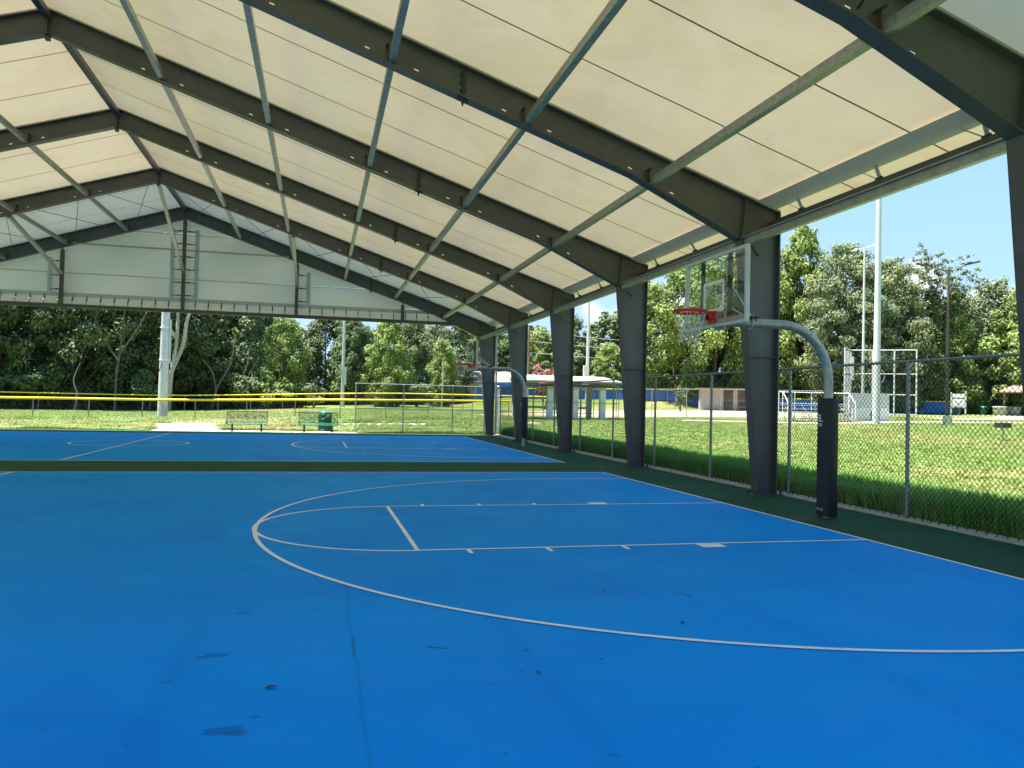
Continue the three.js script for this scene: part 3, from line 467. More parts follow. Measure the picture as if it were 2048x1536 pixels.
yellowFence([[-36, -33.0], [-32.5, -34.6], [-29, -36.1], [-25.6, -37.5], [-22.12, -38.89], [-19.54, -39.97], [-16.83, -40.8], [-13.93, -41.3], [-10.91, -41.2], [-7.98, -41.06], [-5.22, -40.54], [-2.36, -40.2], [0.46, -41.0], [3.72, -42.62], [6.6, -43.8]], 'low chain link fence with thick yellow cap beyond the benches', 0.07, 1.18);
{ const p = []; for (let i = 0; i <= 26; i++) { const a = -38 + 55 * i / 26, r = 72 + 6 * Math.sin((a + 38) / 55 * 2.2); p.push([CX + Math.sin(a * Math.PI / 180) * r, CZ - Math.cos(a * Math.PI / 180) * r]); } yellowFence(p, 'outfield fence with thin yellow cap along the foot of the woods', 0.055, 1.42); }
{ // fence of the ball field, with yellow cap and blue panels farther out
  const o = thing('chain_link_fence', [0, 0, 0], 0, 'silver chain link fence between the near dugout and the backstop', 'fence');
  const p = []; for (let i = 0; i <= 6; i++) p.push([14.4 + (32.1 - 14.4) * i / 6, -42.9 - 0.8 * Math.sin(i * 0.5)]);
  chainFence(p, o, { H: 2.2, lift: height, mat: M.galvLight, wireMat: M.wireLight, pitch: [0.12, 0.12], tips: 0 });
  const q = thing('windscreen_fence', [0, 0, 0], 0, 'low fence hung with blue screens and yellow cap across the dirt infield', 'fence');
  const w = [[16.2, -80], [20.6, -79.4], [25, -78.4], [29.3, -76.5], [33.2, -74], [37, -71], [41, -67.6], [45.5, -63.5], [50, -59.8], [54, -57.8], [58, -57]];
  for (let i = 0; i < w.length - 1; i++) {
    const [a, b] = [w[i], w[i + 1]], ya = height(...a), yb = height(...b);
    const g = grid((s, t) => V(a[0] + (b[0] - a[0]) * (0.01 + 0.98 * s), (ya + (yb - ya) * s) + 0.1 + 1.15 * t + 0.02 * Math.sin(s * 19 + i) * (1 - t), a[1] + (b[1] - a[1]) * (0.01 + 0.98 * s) + 0.04 * Math.sin(s * 14 + i)), 16, 3);
    const m = mesh('blue_screen', g, M.blueScreen, q); M.blueScreen.side = THREE.DoubleSide;
    mesh('yellow_cap', rod(V(a[0], ya + 1.34, a[1]), V(b[0], yb + 1.34, b[1]), 0.06, 0.06, 8), M.yellow, q);
  }
  w.forEach(([x, z]) => mesh('fence_post', rod(V(x, height(x, z) - 0.1, z), V(x, height(x, z) + 1.38, z), 0.04, 0.04, 8), M.galvLight, q));
  const k = thing('windscreen_fence', [0, 0, 0], 0, 'tall bright blue screen wall on the bank behind the near dugout', 'fence');
  const v = [[12.5, -84.5], [17, -86.5], [21.5, -87.5], [26, -86.5], [30.5, -84], [35, -81]];
  for (let i = 0; i < v.length - 1; i++) { const [a, b] = [v[i], v[i + 1]], ya = height(...a), yb = height(...b); mesh('blue_screen', grid((s, t) => V(a[0] + (b[0] - a[0]) * s, ya + (yb - ya) * s + 0.05 + 1.9 * t, a[1] + (b[1] - a[1]) * s + 0.05 * Math.sin(s * 12)), 12, 3), M.blueScreen, k); }
  v.forEach(([x, z]) => mesh('fence_post', rod(V(x, height(x, z) - 0.1, z), V(x, height(x, z) + 2.05, z), 0.05, 0.05, 8), M.galv, k));
}

// ---------------------------------------------------------------- poles and lamps
function gy(x, z, d = 0) { return [x, height(x, z) - d, z]; }
{
  const p = thing('floodlight_pole', gy(-15.9, -41.9), 0, 'thick pale steel pole beyond the yellow capped fence, with conduit and cable', 'light pole');
  mesh('pole_shaft', rod(V(0, -0.2, 0), V(0.05, 18, 0), 0.30, 0.16, 20), M.galvLight, p);
  mesh('conduit_box', bx(0.27, 0.36, 3.4, 6.15, -0.1, 0.1), M.galvLight, p);
  for (const y of [3.6, 5.6]) mesh('strap', rod(V(0.01, y, 0), V(0.01, y + 0.07, 0), 0.30, 0.30, 18), M.white, p);
  mesh('loose_cable', new THREE.TubeGeometry(new THREE.CatmullRomCurve3([V(-0.1, 3.4, 0.29), V(-0.12, 3.2, 0.34), V(-0.2, 2.95, 0.34), V(-0.3, 2.75, 0.25)]), 12, 0.025, 6), M.dark, p);
  mesh('cover_plate', bx(-0.16, 0.0, 0.45, 0.75, 0.27, 0.30), M.white, p);
  const q = thing('floodlight_pole', gy(-3.9, -74.4), 0, 'slender pale pole with steps standing against the trees beyond the outfield', 'light pole');
  mesh('pole_shaft', rod(V(0, -0.2, 0), V(0, 16, 0), 0.20, 0.10, 14), M.galvLight, q); mesh('conduit_box', bx(0.12, 0.34, 2.3, 4.2, -0.1, 0.1), M.galvLight, q); mesh('step_bar', bar(V(-0.8, 4.7, 0), V(0.8, 4.7, 0), 0.06), M.galv, q);
  const r = thing('floodlight_pole', gy(30.4, -35.5), 0, 'very tall pale steel pole beside the backstop and green bin', 'light pole');
  mesh('pole_shaft', rod(V(0, -0.2, 0), V(0.05, 22, 0), 0.26, 0.13, 18), M.galvLight, r);
  mesh('loose_cable', new THREE.TubeGeometry(new THREE.CatmullRomCurve3([V(0.2, 3.7, 0.2), V(0.42, 3.5, 0.2), V(0.45, 3.1, 0.2), V(0.22, 2.8, 0.2)]), 12, 0.03, 6), M.galvLight, r);
  mesh('handhole_cover', bx(-0.08, 0.10, 0.5, 0.8, 0.24, 0.27), M.galvLight, r);
  const f = thing('floodlight_pole', gy(19.5, -63.5), 0, 'thin silver pole rising behind the silver field fence beside a broad column', 'light pole');
  mesh('pole_shaft', rod(V(0, -0.2, 0), V(0, 17, 0), 0.19, 0.10, 14), M.galvLight, f); mesh('service_box', bx(-0.42, -0.14, 2.6, 4.6, -0.15, 0.15), M.galvLight, f);
  const lamp = (pos, h, label, mat, heads, base) => {
    const o = thing('street_lamp', pos, 0, label, 'street lamp');
    mesh('lamp_pole', rod(V(0, -0.1, 0), V(0, h, 0), base ? 0.11 : 0.13, 0.07, 14), mat, o);
    if (base) mesh('concrete_base', rod(V(0, -0.2, 0), V(0, 0.62, 0), 0.31, 0.31, 24), M.concrete, o);
    for (const [dx, dy, dz] of heads) {
      mesh('lamp_arm', rod(V(0, h - 0.15, 0), V(dx * 0.55, h + dy * 0.6, dz * 0.55), 0.035, 0.03, 8), mat, o);
      mesh('lamp_head', [bar(V(dx * 0.52, h + dy * 0.62, dz * 0.52), V(dx, h + dy, dz), 0.30, 0.09), bar(V(dx * 0.6, h + dy * 0.7 + 0.06, dz * 0.6), V(dx * 0.75, h + dy * 0.8 + 0.06, dz * 0.75), 0.14, 0.10)], mat === M.galvLight ? M.white : M.dark, o);
    }
  };
  lamp(gy(37.96, -46.44), 14.5, 'tall silver lamp with two pale heads standing behind the backstop', M.galvLight, [[-0.9, -0.35, -0.5], [0.9, 0.1, 0.5]]);
  lamp(gy(35.1, -34.3), 10.6, 'dark lamp post on a concrete base with two spreading arms', std([0.07, 0.055, 0.05], 0.6), [[-1.6, 0.55, -1.2], [1.6, 0.55, 1.0]], true);
  const u = thing('utility_pole', gy(18.5, -82), 0.4, 'brown wooden utility pole with crossarm behind the near dugout', 'utility pole');
  mesh('wooden_pole', rod(V(0, -0.2, 0), V(0, 8.6, 0), 0.16, 0.11, 12), M.wood, u); mesh('crossarm', bx(-1.1, 1.1, 6.3, 6.42, -0.2, -0.08), M.wood, u); mesh('crossarm', bx(-0.8, 0.8, 7.5, 7.6, -0.2, -0.1), M.wood, u);
  for (const s of [-0.9, 0.9]) mesh('insulator', rod(V(s, 6.42, 0), V(s, 6.62, 0), 0.05, 0.03), M.white, u);
  for (const [y, i] of [[8.2, 0], [7.0, 1], [5.6, 2]]) {
    const a = V(18.5, height(18.5, -82) + y, -82), b = V(70, height(18.5, -82) + y + 2.5, -104), pts = []; for (let k = 0; k <= 12; k++) { const t = k / 12, q = a.clone().lerp(b, t); q.y -= 1.0 * Math.sin(Math.PI * t); pts.push(q); }
    const m = mesh('power_line', new THREE.TubeGeometry(new THREE.CatmullRomCurve3(pts), 40, 0.035, 5), M.galvLight); tag(m, ['topmost power line strung from the wooden pole', 'middle power line strung from the wooden pole', 'lowest power line strung from the wooden pole'][i], 'power line', 'power lines');
  }
}

// ---------------------------------------------------------------- benches, bins
function bench(x, z, turn, label) {
  const o = thing('park_bench', [x, 0, z], turn, label, 'bench', 'green benches by the court');
  const W = 0.92, back = [], seat = [], n = 34;
  for (let i = 0; i <= n; i++) { const q = -W + 2 * W * i / n; back.push(bar(V(q, 0.42, -0.23), V(q, 0.94, -0.33), 0.02, 0.012)); seat.push(bar(V(q, 0.425, -0.22), V(q, 0.40, 0.20), 0.026, 0.012), bar(V(q, 0.40, 0.20), V(q, 0.34, 0.235), 0.026, 0.012)); }
  stuff(mesh('back_slats', back, M.greenDark, o)); stuff(mesh('seat_slats', seat, M.green, o));
  const wave = []; for (let i = 0; i <= 48; i++) { const t = i / 48; wave.push(V(-W + 2 * W * t, 0.70 + 0.085 * Math.cos(t * Math.PI * 5 + 0.2), -0.262)); }
  mesh('wave_bar', new THREE.TubeGeometry(new THREE.CatmullRomCurve3(wave), 96, 0.018, 6), M.greenDark, o);
  mesh('back_frame', [rod(V(-W, 0.94, -0.335), V(W, 0.94, -0.335), 0.022), rod(V(-W, 0.42, -0.235), V(W, 0.42, -0.235), 0.022)], M.greenDark, o);
  mesh('seat_frame', [rod(V(-W, 0.345, 0.24), V(W, 0.345, 0.24), 0.022), bar(V(-1.36, 0.385, -0.2), V(-1.36, 0.375, 0.2), 0.05), bar(V(0.66, 0.385, -0.2), V(0.66, 0.375, 0.2), 0.05)], M.green, o);
  for (const s of [-1, 1]) { mesh('armrest', new THREE.TubeGeometry(new THREE.CatmullRomCurve3([V(s * W, 0.92, -0.33), V(s * W, 0.62, -0.27), V(s * W, 0.62, 0.12), V(s * W, 0.36, 0.23), V(s * W, 0.38, -0.2)]), 30, 0.02, 8), M.greenDark, o); mesh('leg', [rod(V(s * 0.66, 0, 0), V(s * 0.66, 0.38, 0), 0.045, 0.045, 12), rod(V(s * 0.66, 0, 0), V(s * 0.66, 0.012, 0), 0.09, 0.09, 12)], M.dark, o); }
}
bench(-9.93, -28.95, 0.02, 'green strap bench with wavy back standing by the path, nothing behind it');
bench(-6.63, -29.0, 0.02, 'green strap bench with wavy back standing in front of a domed bin');
function bin(x, y, z, h, label, mat = M.greenDark) {
  const o = thing('trash_can', [x, y, z], 0, label, 'trash can', 'green trash cans'), r = h * 0.30;
  const bars = []; for (let i = 0; i < 26; i++) { const a = i / 26 * 6.283; bars.push(bar(V(Math.cos(a) * r, 0.05, Math.sin(a) * r), V(Math.cos(a) * r * 1.04, h * 0.8, Math.sin(a) * r * 1.04), 0.03, 0.02)); }
  stuff(mesh('slats', bars, mat, o)); mesh('liner', rod(V(0, 0.0, 0), V(0, h * 0.78, 0), r * 0.93, r * 0.97, 24), mat, o);
  mesh('hoop_band', [0.06, 0.4, 0.78].map(k => new THREE.TorusGeometry(r * (1 + 0.03 * k), 0.02, 6, 28).rotateX(Math.PI / 2).translate(0, h * k, 0)), mat, o);
  mesh('domed_lid', new THREE.SphereGeometry(r * 1.05, 24, 10, 0, 6.283, 0, Math.PI / 2).scale(1, 0.55, 1).translate(0, h * 0.82, 0), M.green, o);
}
bin(-6.3, -0.0, -30.1, 1.05, 'green slatted bin with domed lid behind a bench'); bin(33.0, height(33, -38.8), -38.8, 1.0, 'dark green bin beside the tall pole and the backstop'); bin(60.4, height(60.4, -56.4), -56.4, 0.95, 'green bin on the grass beside two stone planters');
mesh('bin_pad', rod(V(-6.3, -0.12, -30.1), V(-6.3, 0.0, -30.1), 0.5, 0.5, 24), M.concrete); structure(scene.children.at(-1));

// ---------------------------------------------------------------- ball field things
{
  // near dugout: pale roof on block columns
  const o = thing('dugout', gy(10.2, -42.2), -0.0, 'open dugout with flat pale roof on four concrete block columns', 'dugout'), base = o.position.y;
  mesh('roof', bar(V(0.2, 2.66, 0.75), V(0.2, 3.12, -3.2), 7.8, 0.12), M.concrete, o); mesh('ceiling', bar(V(0.2, 2.56, 0.6), V(0.2, 3.0, -3.1), 7.5, 0.06), M.shingle, o);
  mesh('roof_beam', bx(-3.5, 3.9, 2.30, 2.498, -0.12, 0.12), M.wood, o);
  for (const x of [-2.85, -1.05, 0.82, 2.85]) { const c = new THREE.Group(); c.name = 'column'; o.add(c); c.position.set(x, 0, 0); for (let k = 0; k < 12; k++) mesh('block', bx(-0.195, 0.195, -0.1 + k * 0.2 + 0.004, -0.1 + (k + 1) * 0.2 - 0.004, -0.195, 0.195), M.white, c); mesh('mortar_core', bx(-0.185, 0.185, -0.1, 2.3, -0.185, 0.185), M.block, c); }  // front blocks are white: their lit look is put into the colour
  for (const x of [-2.85, 2.85]) mesh('rear_column', bx(x - 0.18, x + 0.18, -0.1, 2.5, -3.0, -2.64), M.block, o);
  mesh('players_bench', [bx(-2.6, 2.6, 0.42, 0.47, -1.6, -1.2), bx(-2.4, -2.3, -0.1, 0.42, -1.5, -1.3), bx(2.3, 2.4, -0.1, 0.42, -1.5, -1.3), bx(-2.6, 2.6, 0.75, 0.9, -1.68, -1.62), bx(-2.4, -2.3, 0.42, 0.9, -1.62, -1.58), bx(2.3, 2.4, 0.42, 0.9, -1.62, -1.58)], M.galv, o);
  mesh('front_rail', [rod(V(-3.5, 1.2, 0.3), V(4, 1.2, 0.3), 0.025), rod(V(-3.5, 0.05, 0.3), V(4, 0.05, 0.3), 0.025), rod(V(-3.5, 2.2, 0.3), V(4, 2.2, 0.3), 0.025), ...[-3.5, -1.6, 0.2, 2.1, 4].map(x => rod(V(x, -0.1, 0.3), V(x, 2.25, 0.3), 0.03))], M.galv, o);
  // far dugout
  const d = thing('dugout', gy(36.2, -64), -0.42, 'grey block dugout with brown roof edge across the infield dirt', 'dugout');
  mesh('back_wall', bx(-3.6, 3.6, -0.2, 2.2, -2.6, -2.4), M.block, d); mesh('side_wall', bx(-3.6, -3.4, -0.2, 2.2, -2.4, 0), M.block, d); mesh('side_wall', bx(3.4, 3.6, -0.2, 2.2, -2.4, 0), M.block, d); mesh('front_wall', bx(-3.6, -1.2, -0.2, 2.2, -0.1, 0.1), M.block, d);
  for (const x of [0.0, 1.7, 3.3]) mesh('pier', bx(x - 0.22, x + 0.22, -0.2, 2.2, -0.15, 0.15), M.concrete, d);
  mesh('roof', bx(-4.0, 4.0, 2.2, 2.34, -3.0, 1.3), M.shingle, d); mesh('fascia', bx(-4.02, 4.02, 2.16, 2.38, 1.3, 1.34), M.wood, d); mesh('players_bench', bx(-1.0, 3.2, 0.4, 0.46, -1.0, -0.6), M.galvLight, d); mesh('front_rail', [rod(V(-1.2, 1.1, 0.2), V(3.6, 1.1, 0.2), 0.03)], M.galvLight, d);
  // bleachers with guard rails
  const b = thing('bleachers', gy(28.0, -38.6), -0.28, 'aluminium bleachers with tall guard rails beside the gravel path', 'bleachers');
  for (let k = 0; k < 4; k++) { mesh('seat_plank', bx(-2.3, 2.3, 0.36 + 0.26 * k, 0.40 + 0.26 * k, 0.9 - 0.62 * k, 1.16 - 0.62 * k), M.galvLight, b); mesh('foot_plank', bx(-2.3, 2.3, 0.08 + 0.26 * k, 0.11 + 0.26 * k, 0.55 - 0.62 * k, 0.83 - 0.62 * k), M.galvLight, b); }
  for (const x of [-2.0, -0.7, 0.7, 2.0]) mesh('frame', [bar(V(x, 0.02, 1.2), V(x, 0.02, -1.2), 0.05), bar(V(x, 0.1, 1.1), V(x, 1.15, -1.05), 0.05), ...[0, 1, 2, 3].map(k => bar(V(x, 0, 1 - 0.62 * k), V(x, 0.36 + 0.26 * k, 1 - 0.62 * k), 0.045))], M.galv, b);
  const gr = []; for (const x of [-2.35, 2.35]) { gr.push(rod(V(x, 1.35, 0.9), V(x, 2.1, -0.3), 0.03), rod(V(x, 2.1, -0.3), V(x, 2.1, -1.2), 0.03)); for (const [z, h] of [[0.9, 1.35], [-0.3, 2.1], [-1.2, 2.1]]) gr.push(rod(V(x, 0.0, z), V(x, h, z), 0.03)); } gr.push(rod(V(-2.35, 2.1, -1.2), V(2.35, 2.1, -1.2), 0.03), rod(V(-2.35, 1.3, -1.2), V(2.35, 1.3, -1.2), 0.03)); for (const x of [-1.2, 0, 1.2]) gr.push(rod(V(x, 0, -1.2), V(x, 2.1, -1.2), 0.03));
  mesh('guard_rail', gr, M.white, b);
  // backstop
  const k = thing('backstop', [0, 0, 0], 0, 'high chain link backstop with pale padded wall panels beside the bleachers', 'backstop');
  const P = [[31.6, -40.4, 5.6], [34.0, -42.8, 5.5], [37.8, -40.2, 5.5]], hy = i => height(P[i][0], P[i][1]);
  const seg = (a, b, n) => { for (let i = 0; i <= n; i++) { const x = a[0] + (b[0] - a[0]) * i / n, z = a[1] + (b[1] - a[1]) * i / n; mesh('post', rod(V(x, height(x, z) - 0.1, z), V(x, height(x, z) + 5.5, z), 0.06, 0.06, 10), M.galvLight, k); } const y0 = height(a[0], a[1]), y1 = height(b[0], b[1]); for (const h of [0.5, 2.0, 3.6, 5.45]) mesh('rail', rod(V(a[0], y0 + h, a[1]), V(b[0], y1 + h, b[1]), 0.035, 0.035, 8), M.galvLight, k); return wires([a[0], a[1]], [b[0], b[1]], 0.1, 5.45, 0.11, 0.11, 0.0055, (x, z) => height(x, z)); };
  stuff(mesh('chain_link_mesh', [seg(P[0], P[1], 2), seg(P[1], P[2], 3)], M.wire, k, true));
  for (let i = 0; i < 3; i++) { const x = 31.9 + 1.15 * i, z = -39.9 - 0.12 * i, y = height(x, z); mesh('wall_panel', bx(x, x + 1.12, y - 0.1, y + 1.0, z - 0.06, z), M.white, k); mesh('wall_panel', bx(x, x + 1.12, y + 1.02, y + 2.1, z - 0.06, z), M.galvLight, k); }
  mesh('strike_board', bx(33.1, 33.35, height(33, -41.6) + 3.1, height(33, -41.6) + 4.9, -41.7, -41.64), M.white, k);
  // grill
  const g = thing('park_grill', gy(23.6, -18.8), 0.3, 'black charcoal grill on a short steel post in the grass', 'grill');
  mesh('post', rod(V(0, -0.1, 0), V(0, 0.62, 0), 0.035), M.galv, g); mesh('fire_box', [bx(-0.32, 0.32, 0.60, 0.63, -0.22, 0.22), bx(-0.32, 0.32, 0.63, 0.84, -0.22, -0.20), bx(-0.32, -0.30, 0.63, 0.84, -0.20, 0.22), bx(0.30, 0.32, 0.63, 0.84, -0.20, 0.22), bx(-0.30, 0.30, 0.63, 0.72, 0.20, 0.22)], M.dark, g); mesh('grate', [...Array(9)].map((_, i) => rod(V(-0.29, 0.80, -0.18 + i * 0.045), V(0.29, 0.80, -0.18 + i * 0.045), 0.006)), M.dark, g); mesh('handle', rod(V(0.32, 0.80, 0), V(0.5, 0.80, 0), 0.015), M.dark, g);
  const g2 = thing('park_grill', gy(57.6, -56.8), 0.1, 'distant black grill on a post between the notice board and a green bin', 'grill');
  mesh('post', rod(V(0, -0.1, 0), V(0, 0.6, 0), 0.04), M.galv, g2); mesh('fire_box', [bx(-0.4, 0.4, 0.6, 0.63, -0.25, 0.25), bx(-0.4, 0.4, 0.63, 0.85, -0.25, -0.22), bx(-0.4, -0.37, 0.63, 0.85, -0.22, 0.25), bx(0.37, 0.4, 0.63, 0.85, -0.22, 0.25)], M.dark, g2);
  // stone planters, notice board, picnic shelter
  for (const [x, z] of [[61.0, -55.0], [63.0, -55.2]]) { const p = thing('stone_planter', gy(x, z), 0, 'round pale stone planter with coping on the grass by the picnic shelter', 'planter', 'stone planters'); mesh('stone_wall', new THREE.LatheGeometry([[0, -0.1], [0.62, -0.1], [0.62, 0.78], [0.6, 0.8]].map(q => new THREE.Vector2(...q)), 28), M.concrete, p); mesh('coping', new THREE.LatheGeometry([[0, 0.8], [0.7, 0.8], [0.72, 0.84], [0.7, 0.92], [0.5, 0.93], [0, 0.9]].map(q => new THREE.Vector2(...q)), 28), M.concrete, p); }
  const n = thing('notice_board', gy(55.3, -54.4), -0.75, 'white paneled notice board on posts beside the dark lamp post', 'sign');
  for (const s of [-0.62, 0.62]) mesh('post', bx(s - 0.07, s + 0.07, -0.1, 2.3, -0.07, 0.07), M.concrete, n); mesh('header_panel', bx(-0.52, 0.52, 1.78, 2.15, -0.03, 0.03), M.white, n); mesh('map_panel', bx(-0.52, 0.52, 0.75, 1.68, -0.03, 0.03), M.white, n);
  mesh('map_lines', [bar(V(-0.4, 0.85, 0.036), V(0.38, 1.55, 0.036), 0.05, 0.01), bar(V(-0.35, 1.5, 0.036), V(0.36, 0.95, 0.036), 0.05, 0.01), bx(-0.45, 0.45, 0.77, 0.86, 0.031, 0.04)], M.greenDark, n); mesh('cross_bar', bx(-0.56, 0.56, 1.69, 1.77, -0.04, 0.04), M.dark, n);
  const s = thing('picnic_shelter', gy(66.5, -54.5), -0.75, 'picnic shelter with brown hipped roof behind the stone planters', 'shelter');
  const hip = tri([-4.6, 2.35, -4, 4.6, 2.35, -4, 0, 4.6, 0, 4.6, 2.35, -4, 4.6, 2.35, 4, 0, 4.6, 0, 4.6, 2.35, 4, -4.6, 2.35, 4, 0, 4.6, 0, -4.6, 2.35, 4, -4.6, 2.35, -4, 0, 4.6, 0].map((v, i, a) => v)); mesh('roof', hip, Object.assign(M.shingle, { side: THREE.DoubleSide }), s); mesh('fascia', [bx(-4.62, 4.62, 2.22, 2.36, 4.0, 4.04), bx(-4.62, 4.62, 2.22, 2.36, -4.04, -4.0), bx(-4.66, -4.62, 2.22, 2.36, -4, 4), bx(4.62, 4.66, 2.22, 2.36, -4, 4)], M.wood, s);
  for (const [x, z] of [[-4, -3.4], [4, -3.4], [-4, 3.4], [4, 3.4], [0, 3.4], [0, -3.4]]) mesh('post', bx(x - 0.1, x + 0.1, -0.1, 2.34, z - 0.1, z + 0.1), M.wood, s);
  mesh('picnic_table', [bx(-1, 1, 0.72, 0.77, -0.4, 0.4), bx(-1, 1, 0.43, 0.47, 0.6, 0.85), bx(-1, 1, 0.43, 0.47, -0.85, -0.6), bar(V(-0.7, 0, 0.7), V(-0.7, 0.72, -0.2), 0.06), bar(V(-0.7, 0, -0.7), V(-0.7, 0.72, 0.2), 0.06), bar(V(0.7, 0, 0.7), V(0.7, 0.72, -0.2), 0.06), bar(V(0.7, 0, -0.7), V(0.7, 0.72, 0.2), 0.06)], M.green, s);
  // house beyond the outfield
  const h = thing('house', gy(15.2, -93), -0.2, 'small pale house with a low brown roof beyond the outfield', 'house');
  mesh('wall', bx(-4, 4, -0.3, 2.5, -3, 3), M.concrete, h); mesh('roof', tri([-4.6, 2.4, 3.6, 4.6, 2.4, 3.6, 4.6, 3.9, 0, -4.6, 2.4, 3.6, 4.6, 3.9, 0, -4.6, 3.9, 0, 4.6, 2.4, -3.6, -4.6, 2.4, -3.6, -4.6, 3.9, 0, 4.6, 2.4, -3.6, -4.6, 3.9, 0, 4.6, 3.9, 0, -4, 2.4, 3, -4, 2.4, -3, -4, 3.8, 0, 4, 2.4, -3, 4, 2.4, 3, 4, 3.8, 0]), std([0.34, 0.25, 0.2], 0.85, 0, { side: THREE.DoubleSide }), h);
  mesh('gutter', bx(-4.62, 4.62, 2.34, 2.44, 3.6, 3.66), M.white, h);
  for (const x of [-2.6, 2.2]) { const w = mesh('window', bx(x - 0.55, x + 0.55, 0.9, 2.0, 3.0, 3.03), M.dark, h); mesh('window_frame', [bx(x - 0.62, x + 0.62, 2.0, 2.08, 3.0, 3.06), bx(x - 0.62, x + 0.62, 0.82, 0.9, 3.0, 3.06), bx(x - 0.62, x - 0.55, 0.9, 2.0, 3.0, 3.06), bx(x + 0.55, x + 0.62, 0.9, 2.0, 3.0, 3.06)], M.white, w); }
  mesh('door', bx(-0.5, 0.5, -0.1, 2.05, 3.0, 3.05), M.white, h);
}

// ---------------------------------------------------------------- trees
function leafMat(c) { const m = new THREE.MeshPhysicalMaterial({ color: lin(...c), vertexColors: true, roughness: 0.85, transmission: 0.32, thickness: 0, side: THREE.DoubleSide }); return m; }
const LEAF = { bright: leafMat([0.150, 0.225, 0.030]), mid: leafMat([0.085, 0.150, 0.030]), deep: leafMat([0.076, 0.122, 0.024]), pale: leafMat([0.125, 0.175, 0.070]), pink: leafMat([0.60, 0.07, 0.16]) };  // deep: darker leaf copy, shade of wood and undergrowth put into its colour
function leaves(lobes, count, size, seed, shell = 0.5) {
  const R = rng(seed), pos = new Float32Array(count * 18), nor = new Float32Array(count * 18), col = new Float32Array(count * 18);
  const vol = lobes.map(l => l[3] * l[4] * l[3]), sum = vol.reduce((a, b) => a + b); let k = 0; const n = V(), u = V(), w = V(), c = V();
  lobes.forEach((l, li) => {
    const q = li === lobes.length - 1 ? count - k : Math.min(count - k, Math.round(count * vol[li] / sum)), tone = 0.8 + 0.4 * R(), warm = 0.9 + 0.25 * R();
    for (let i = 0; i < q; i++, k++) {
      const th = R() * 6.2832, cz = 2 * R() - 1, sr = Math.sqrt(1 - cz * cz), rad = Math.pow(R(), shell) * (0.85 + 0.3 * R());
      n.set(sr * Math.cos(th), cz, sr * Math.sin(th)); c.set(l[0] + n.x * l[3] * rad, l[1] + n.y * l[4] * rad, l[2] + n.z * l[3] * rad);
      n.y += 0.55; n.x += (R() - 0.5) * 1.5; n.y += (R() - 0.5) * 1.1; n.z += (R() - 0.5) * 1.5; n.normalize();
      u.set(R() - 0.5, R() - 0.5, R() - 0.5).cross(n).normalize(); w.crossVectors(n, u); const s = size * (0.6 + 0.8 * R()), a = s * 0.95, b = s * 0.48;
      const f = 0.18 * s, P = [c.x - u.x * a, c.y - u.y * a, c.z - u.z * a, c.x + w.x * b - n.x * f, c.y + w.y * b - n.y * f, c.z + w.z * b - n.z * f, c.x + u.x * a, c.y + u.y * a - f, c.z + u.z * a, c.x - w.x * b - n.x * f, c.y - w.y * b - n.y * f, c.z - w.z * b - n.z * f];
      const o = k * 18, id = [0, 2, 1, 0, 3, 2], v = tone * (0.7 + 0.6 * R());
      for (let e = 0; e < 6; e++) { for (let d = 0; d < 3; d++) pos[o + e * 3 + d] = P[id[e] * 3 + d]; nor[o + e * 3] = n.x; nor[o + e * 3 + 1] = n.y; nor[o + e * 3 + 2] = n.z; col[o + e * 3] = v * warm; col[o + e * 3 + 1] = v; col[o + e * 3 + 2] = v * (1.9 - warm); }
    }
  });
  const g = new THREE.BufferGeometry(); g.setAttribute('position', new THREE.BufferAttribute(pos, 3)); g.setAttribute('normal', new THREE.BufferAttribute(nor, 3)); g.setAttribute('color', new THREE.BufferAttribute(col, 3)); return g;
}
// a tree 10 m tall: lobes spread through an egg-shaped envelope, trunk and limbs reaching into them
function makeTree(seed, { w = 3.6, base = 0.06, n = 46, count = 11000, size = 0.2, low = 0.35, droop = 0, lobe = [0.75, 1.35], flat = 0.75, crownTop = 1, swell = [0.16, 0.80] } = {}) {
  const R = rng(seed), lobes = [], limbs = [];
  for (let i = 0; i < n; i++) {
    const t = base + (crownTop - base) * Math.pow((i + 0.5) / n, 0.85), k = (t - base) / (crownTop - base), env = w * Math.pow(Math.sin(Math.PI * clamp(swell[0] + swell[1] * k, 0, 1)), 0.75) * (low + (1 - low) * ss(0, 0.3, k)), a = i * 2.399 + R() * 1.1, rr = env * Math.sqrt(0.12 + 0.88 * R()) * 0.82, r = (lobe[0] + (lobe[1] - lobe[0]) * R()) * (0.75 + 0.35 * (1 - k));
    lobes.push([Math.cos(a) * rr, Math.max(t * 10 - r * 0.3, r * 0.5), Math.sin(a) * rr, r, r * flat * (0.8 + 0.4 * R())]);
  }
  const sway = (R() - 0.5) * 0.8, trunkTop = 7.8, axis = t => V(sway * Math.sin(t * 2), t * trunkTop, (R() - 0.5) * 0.15);
  const tp = [0, 0.25, 0.5, 0.75, 1].map(axis); tp[0].y = -0.15; limbs.push(limb(tp, [0.21, 0.16, 0.12, 0.07, 0.03], 8));
  for (let i = 0; i < 14; i++) { const l = lobes[Math.floor((i + 0.5) / 14 * n)], y0 = clamp(l[1] - 1.2 - Math.hypot(l[0], l[2]) * 0.4, 0.8, 7), a = V(sway * Math.sin(y0 / trunkTop * 2), y0, 0), b = V(l[0], l[1], l[2]), m = a.clone().lerp(b, 0.5).add(V(0, -0.15 + R() * 0.4, (R() - 0.5) * 0.4)); limbs.push(limb([a, m, b], [0.06, 0.04, 0.015], 5)); }
  return { crown: leaves(lobes, count, size, seed + 99), trunk: mergeGeometries(limbs) };
}
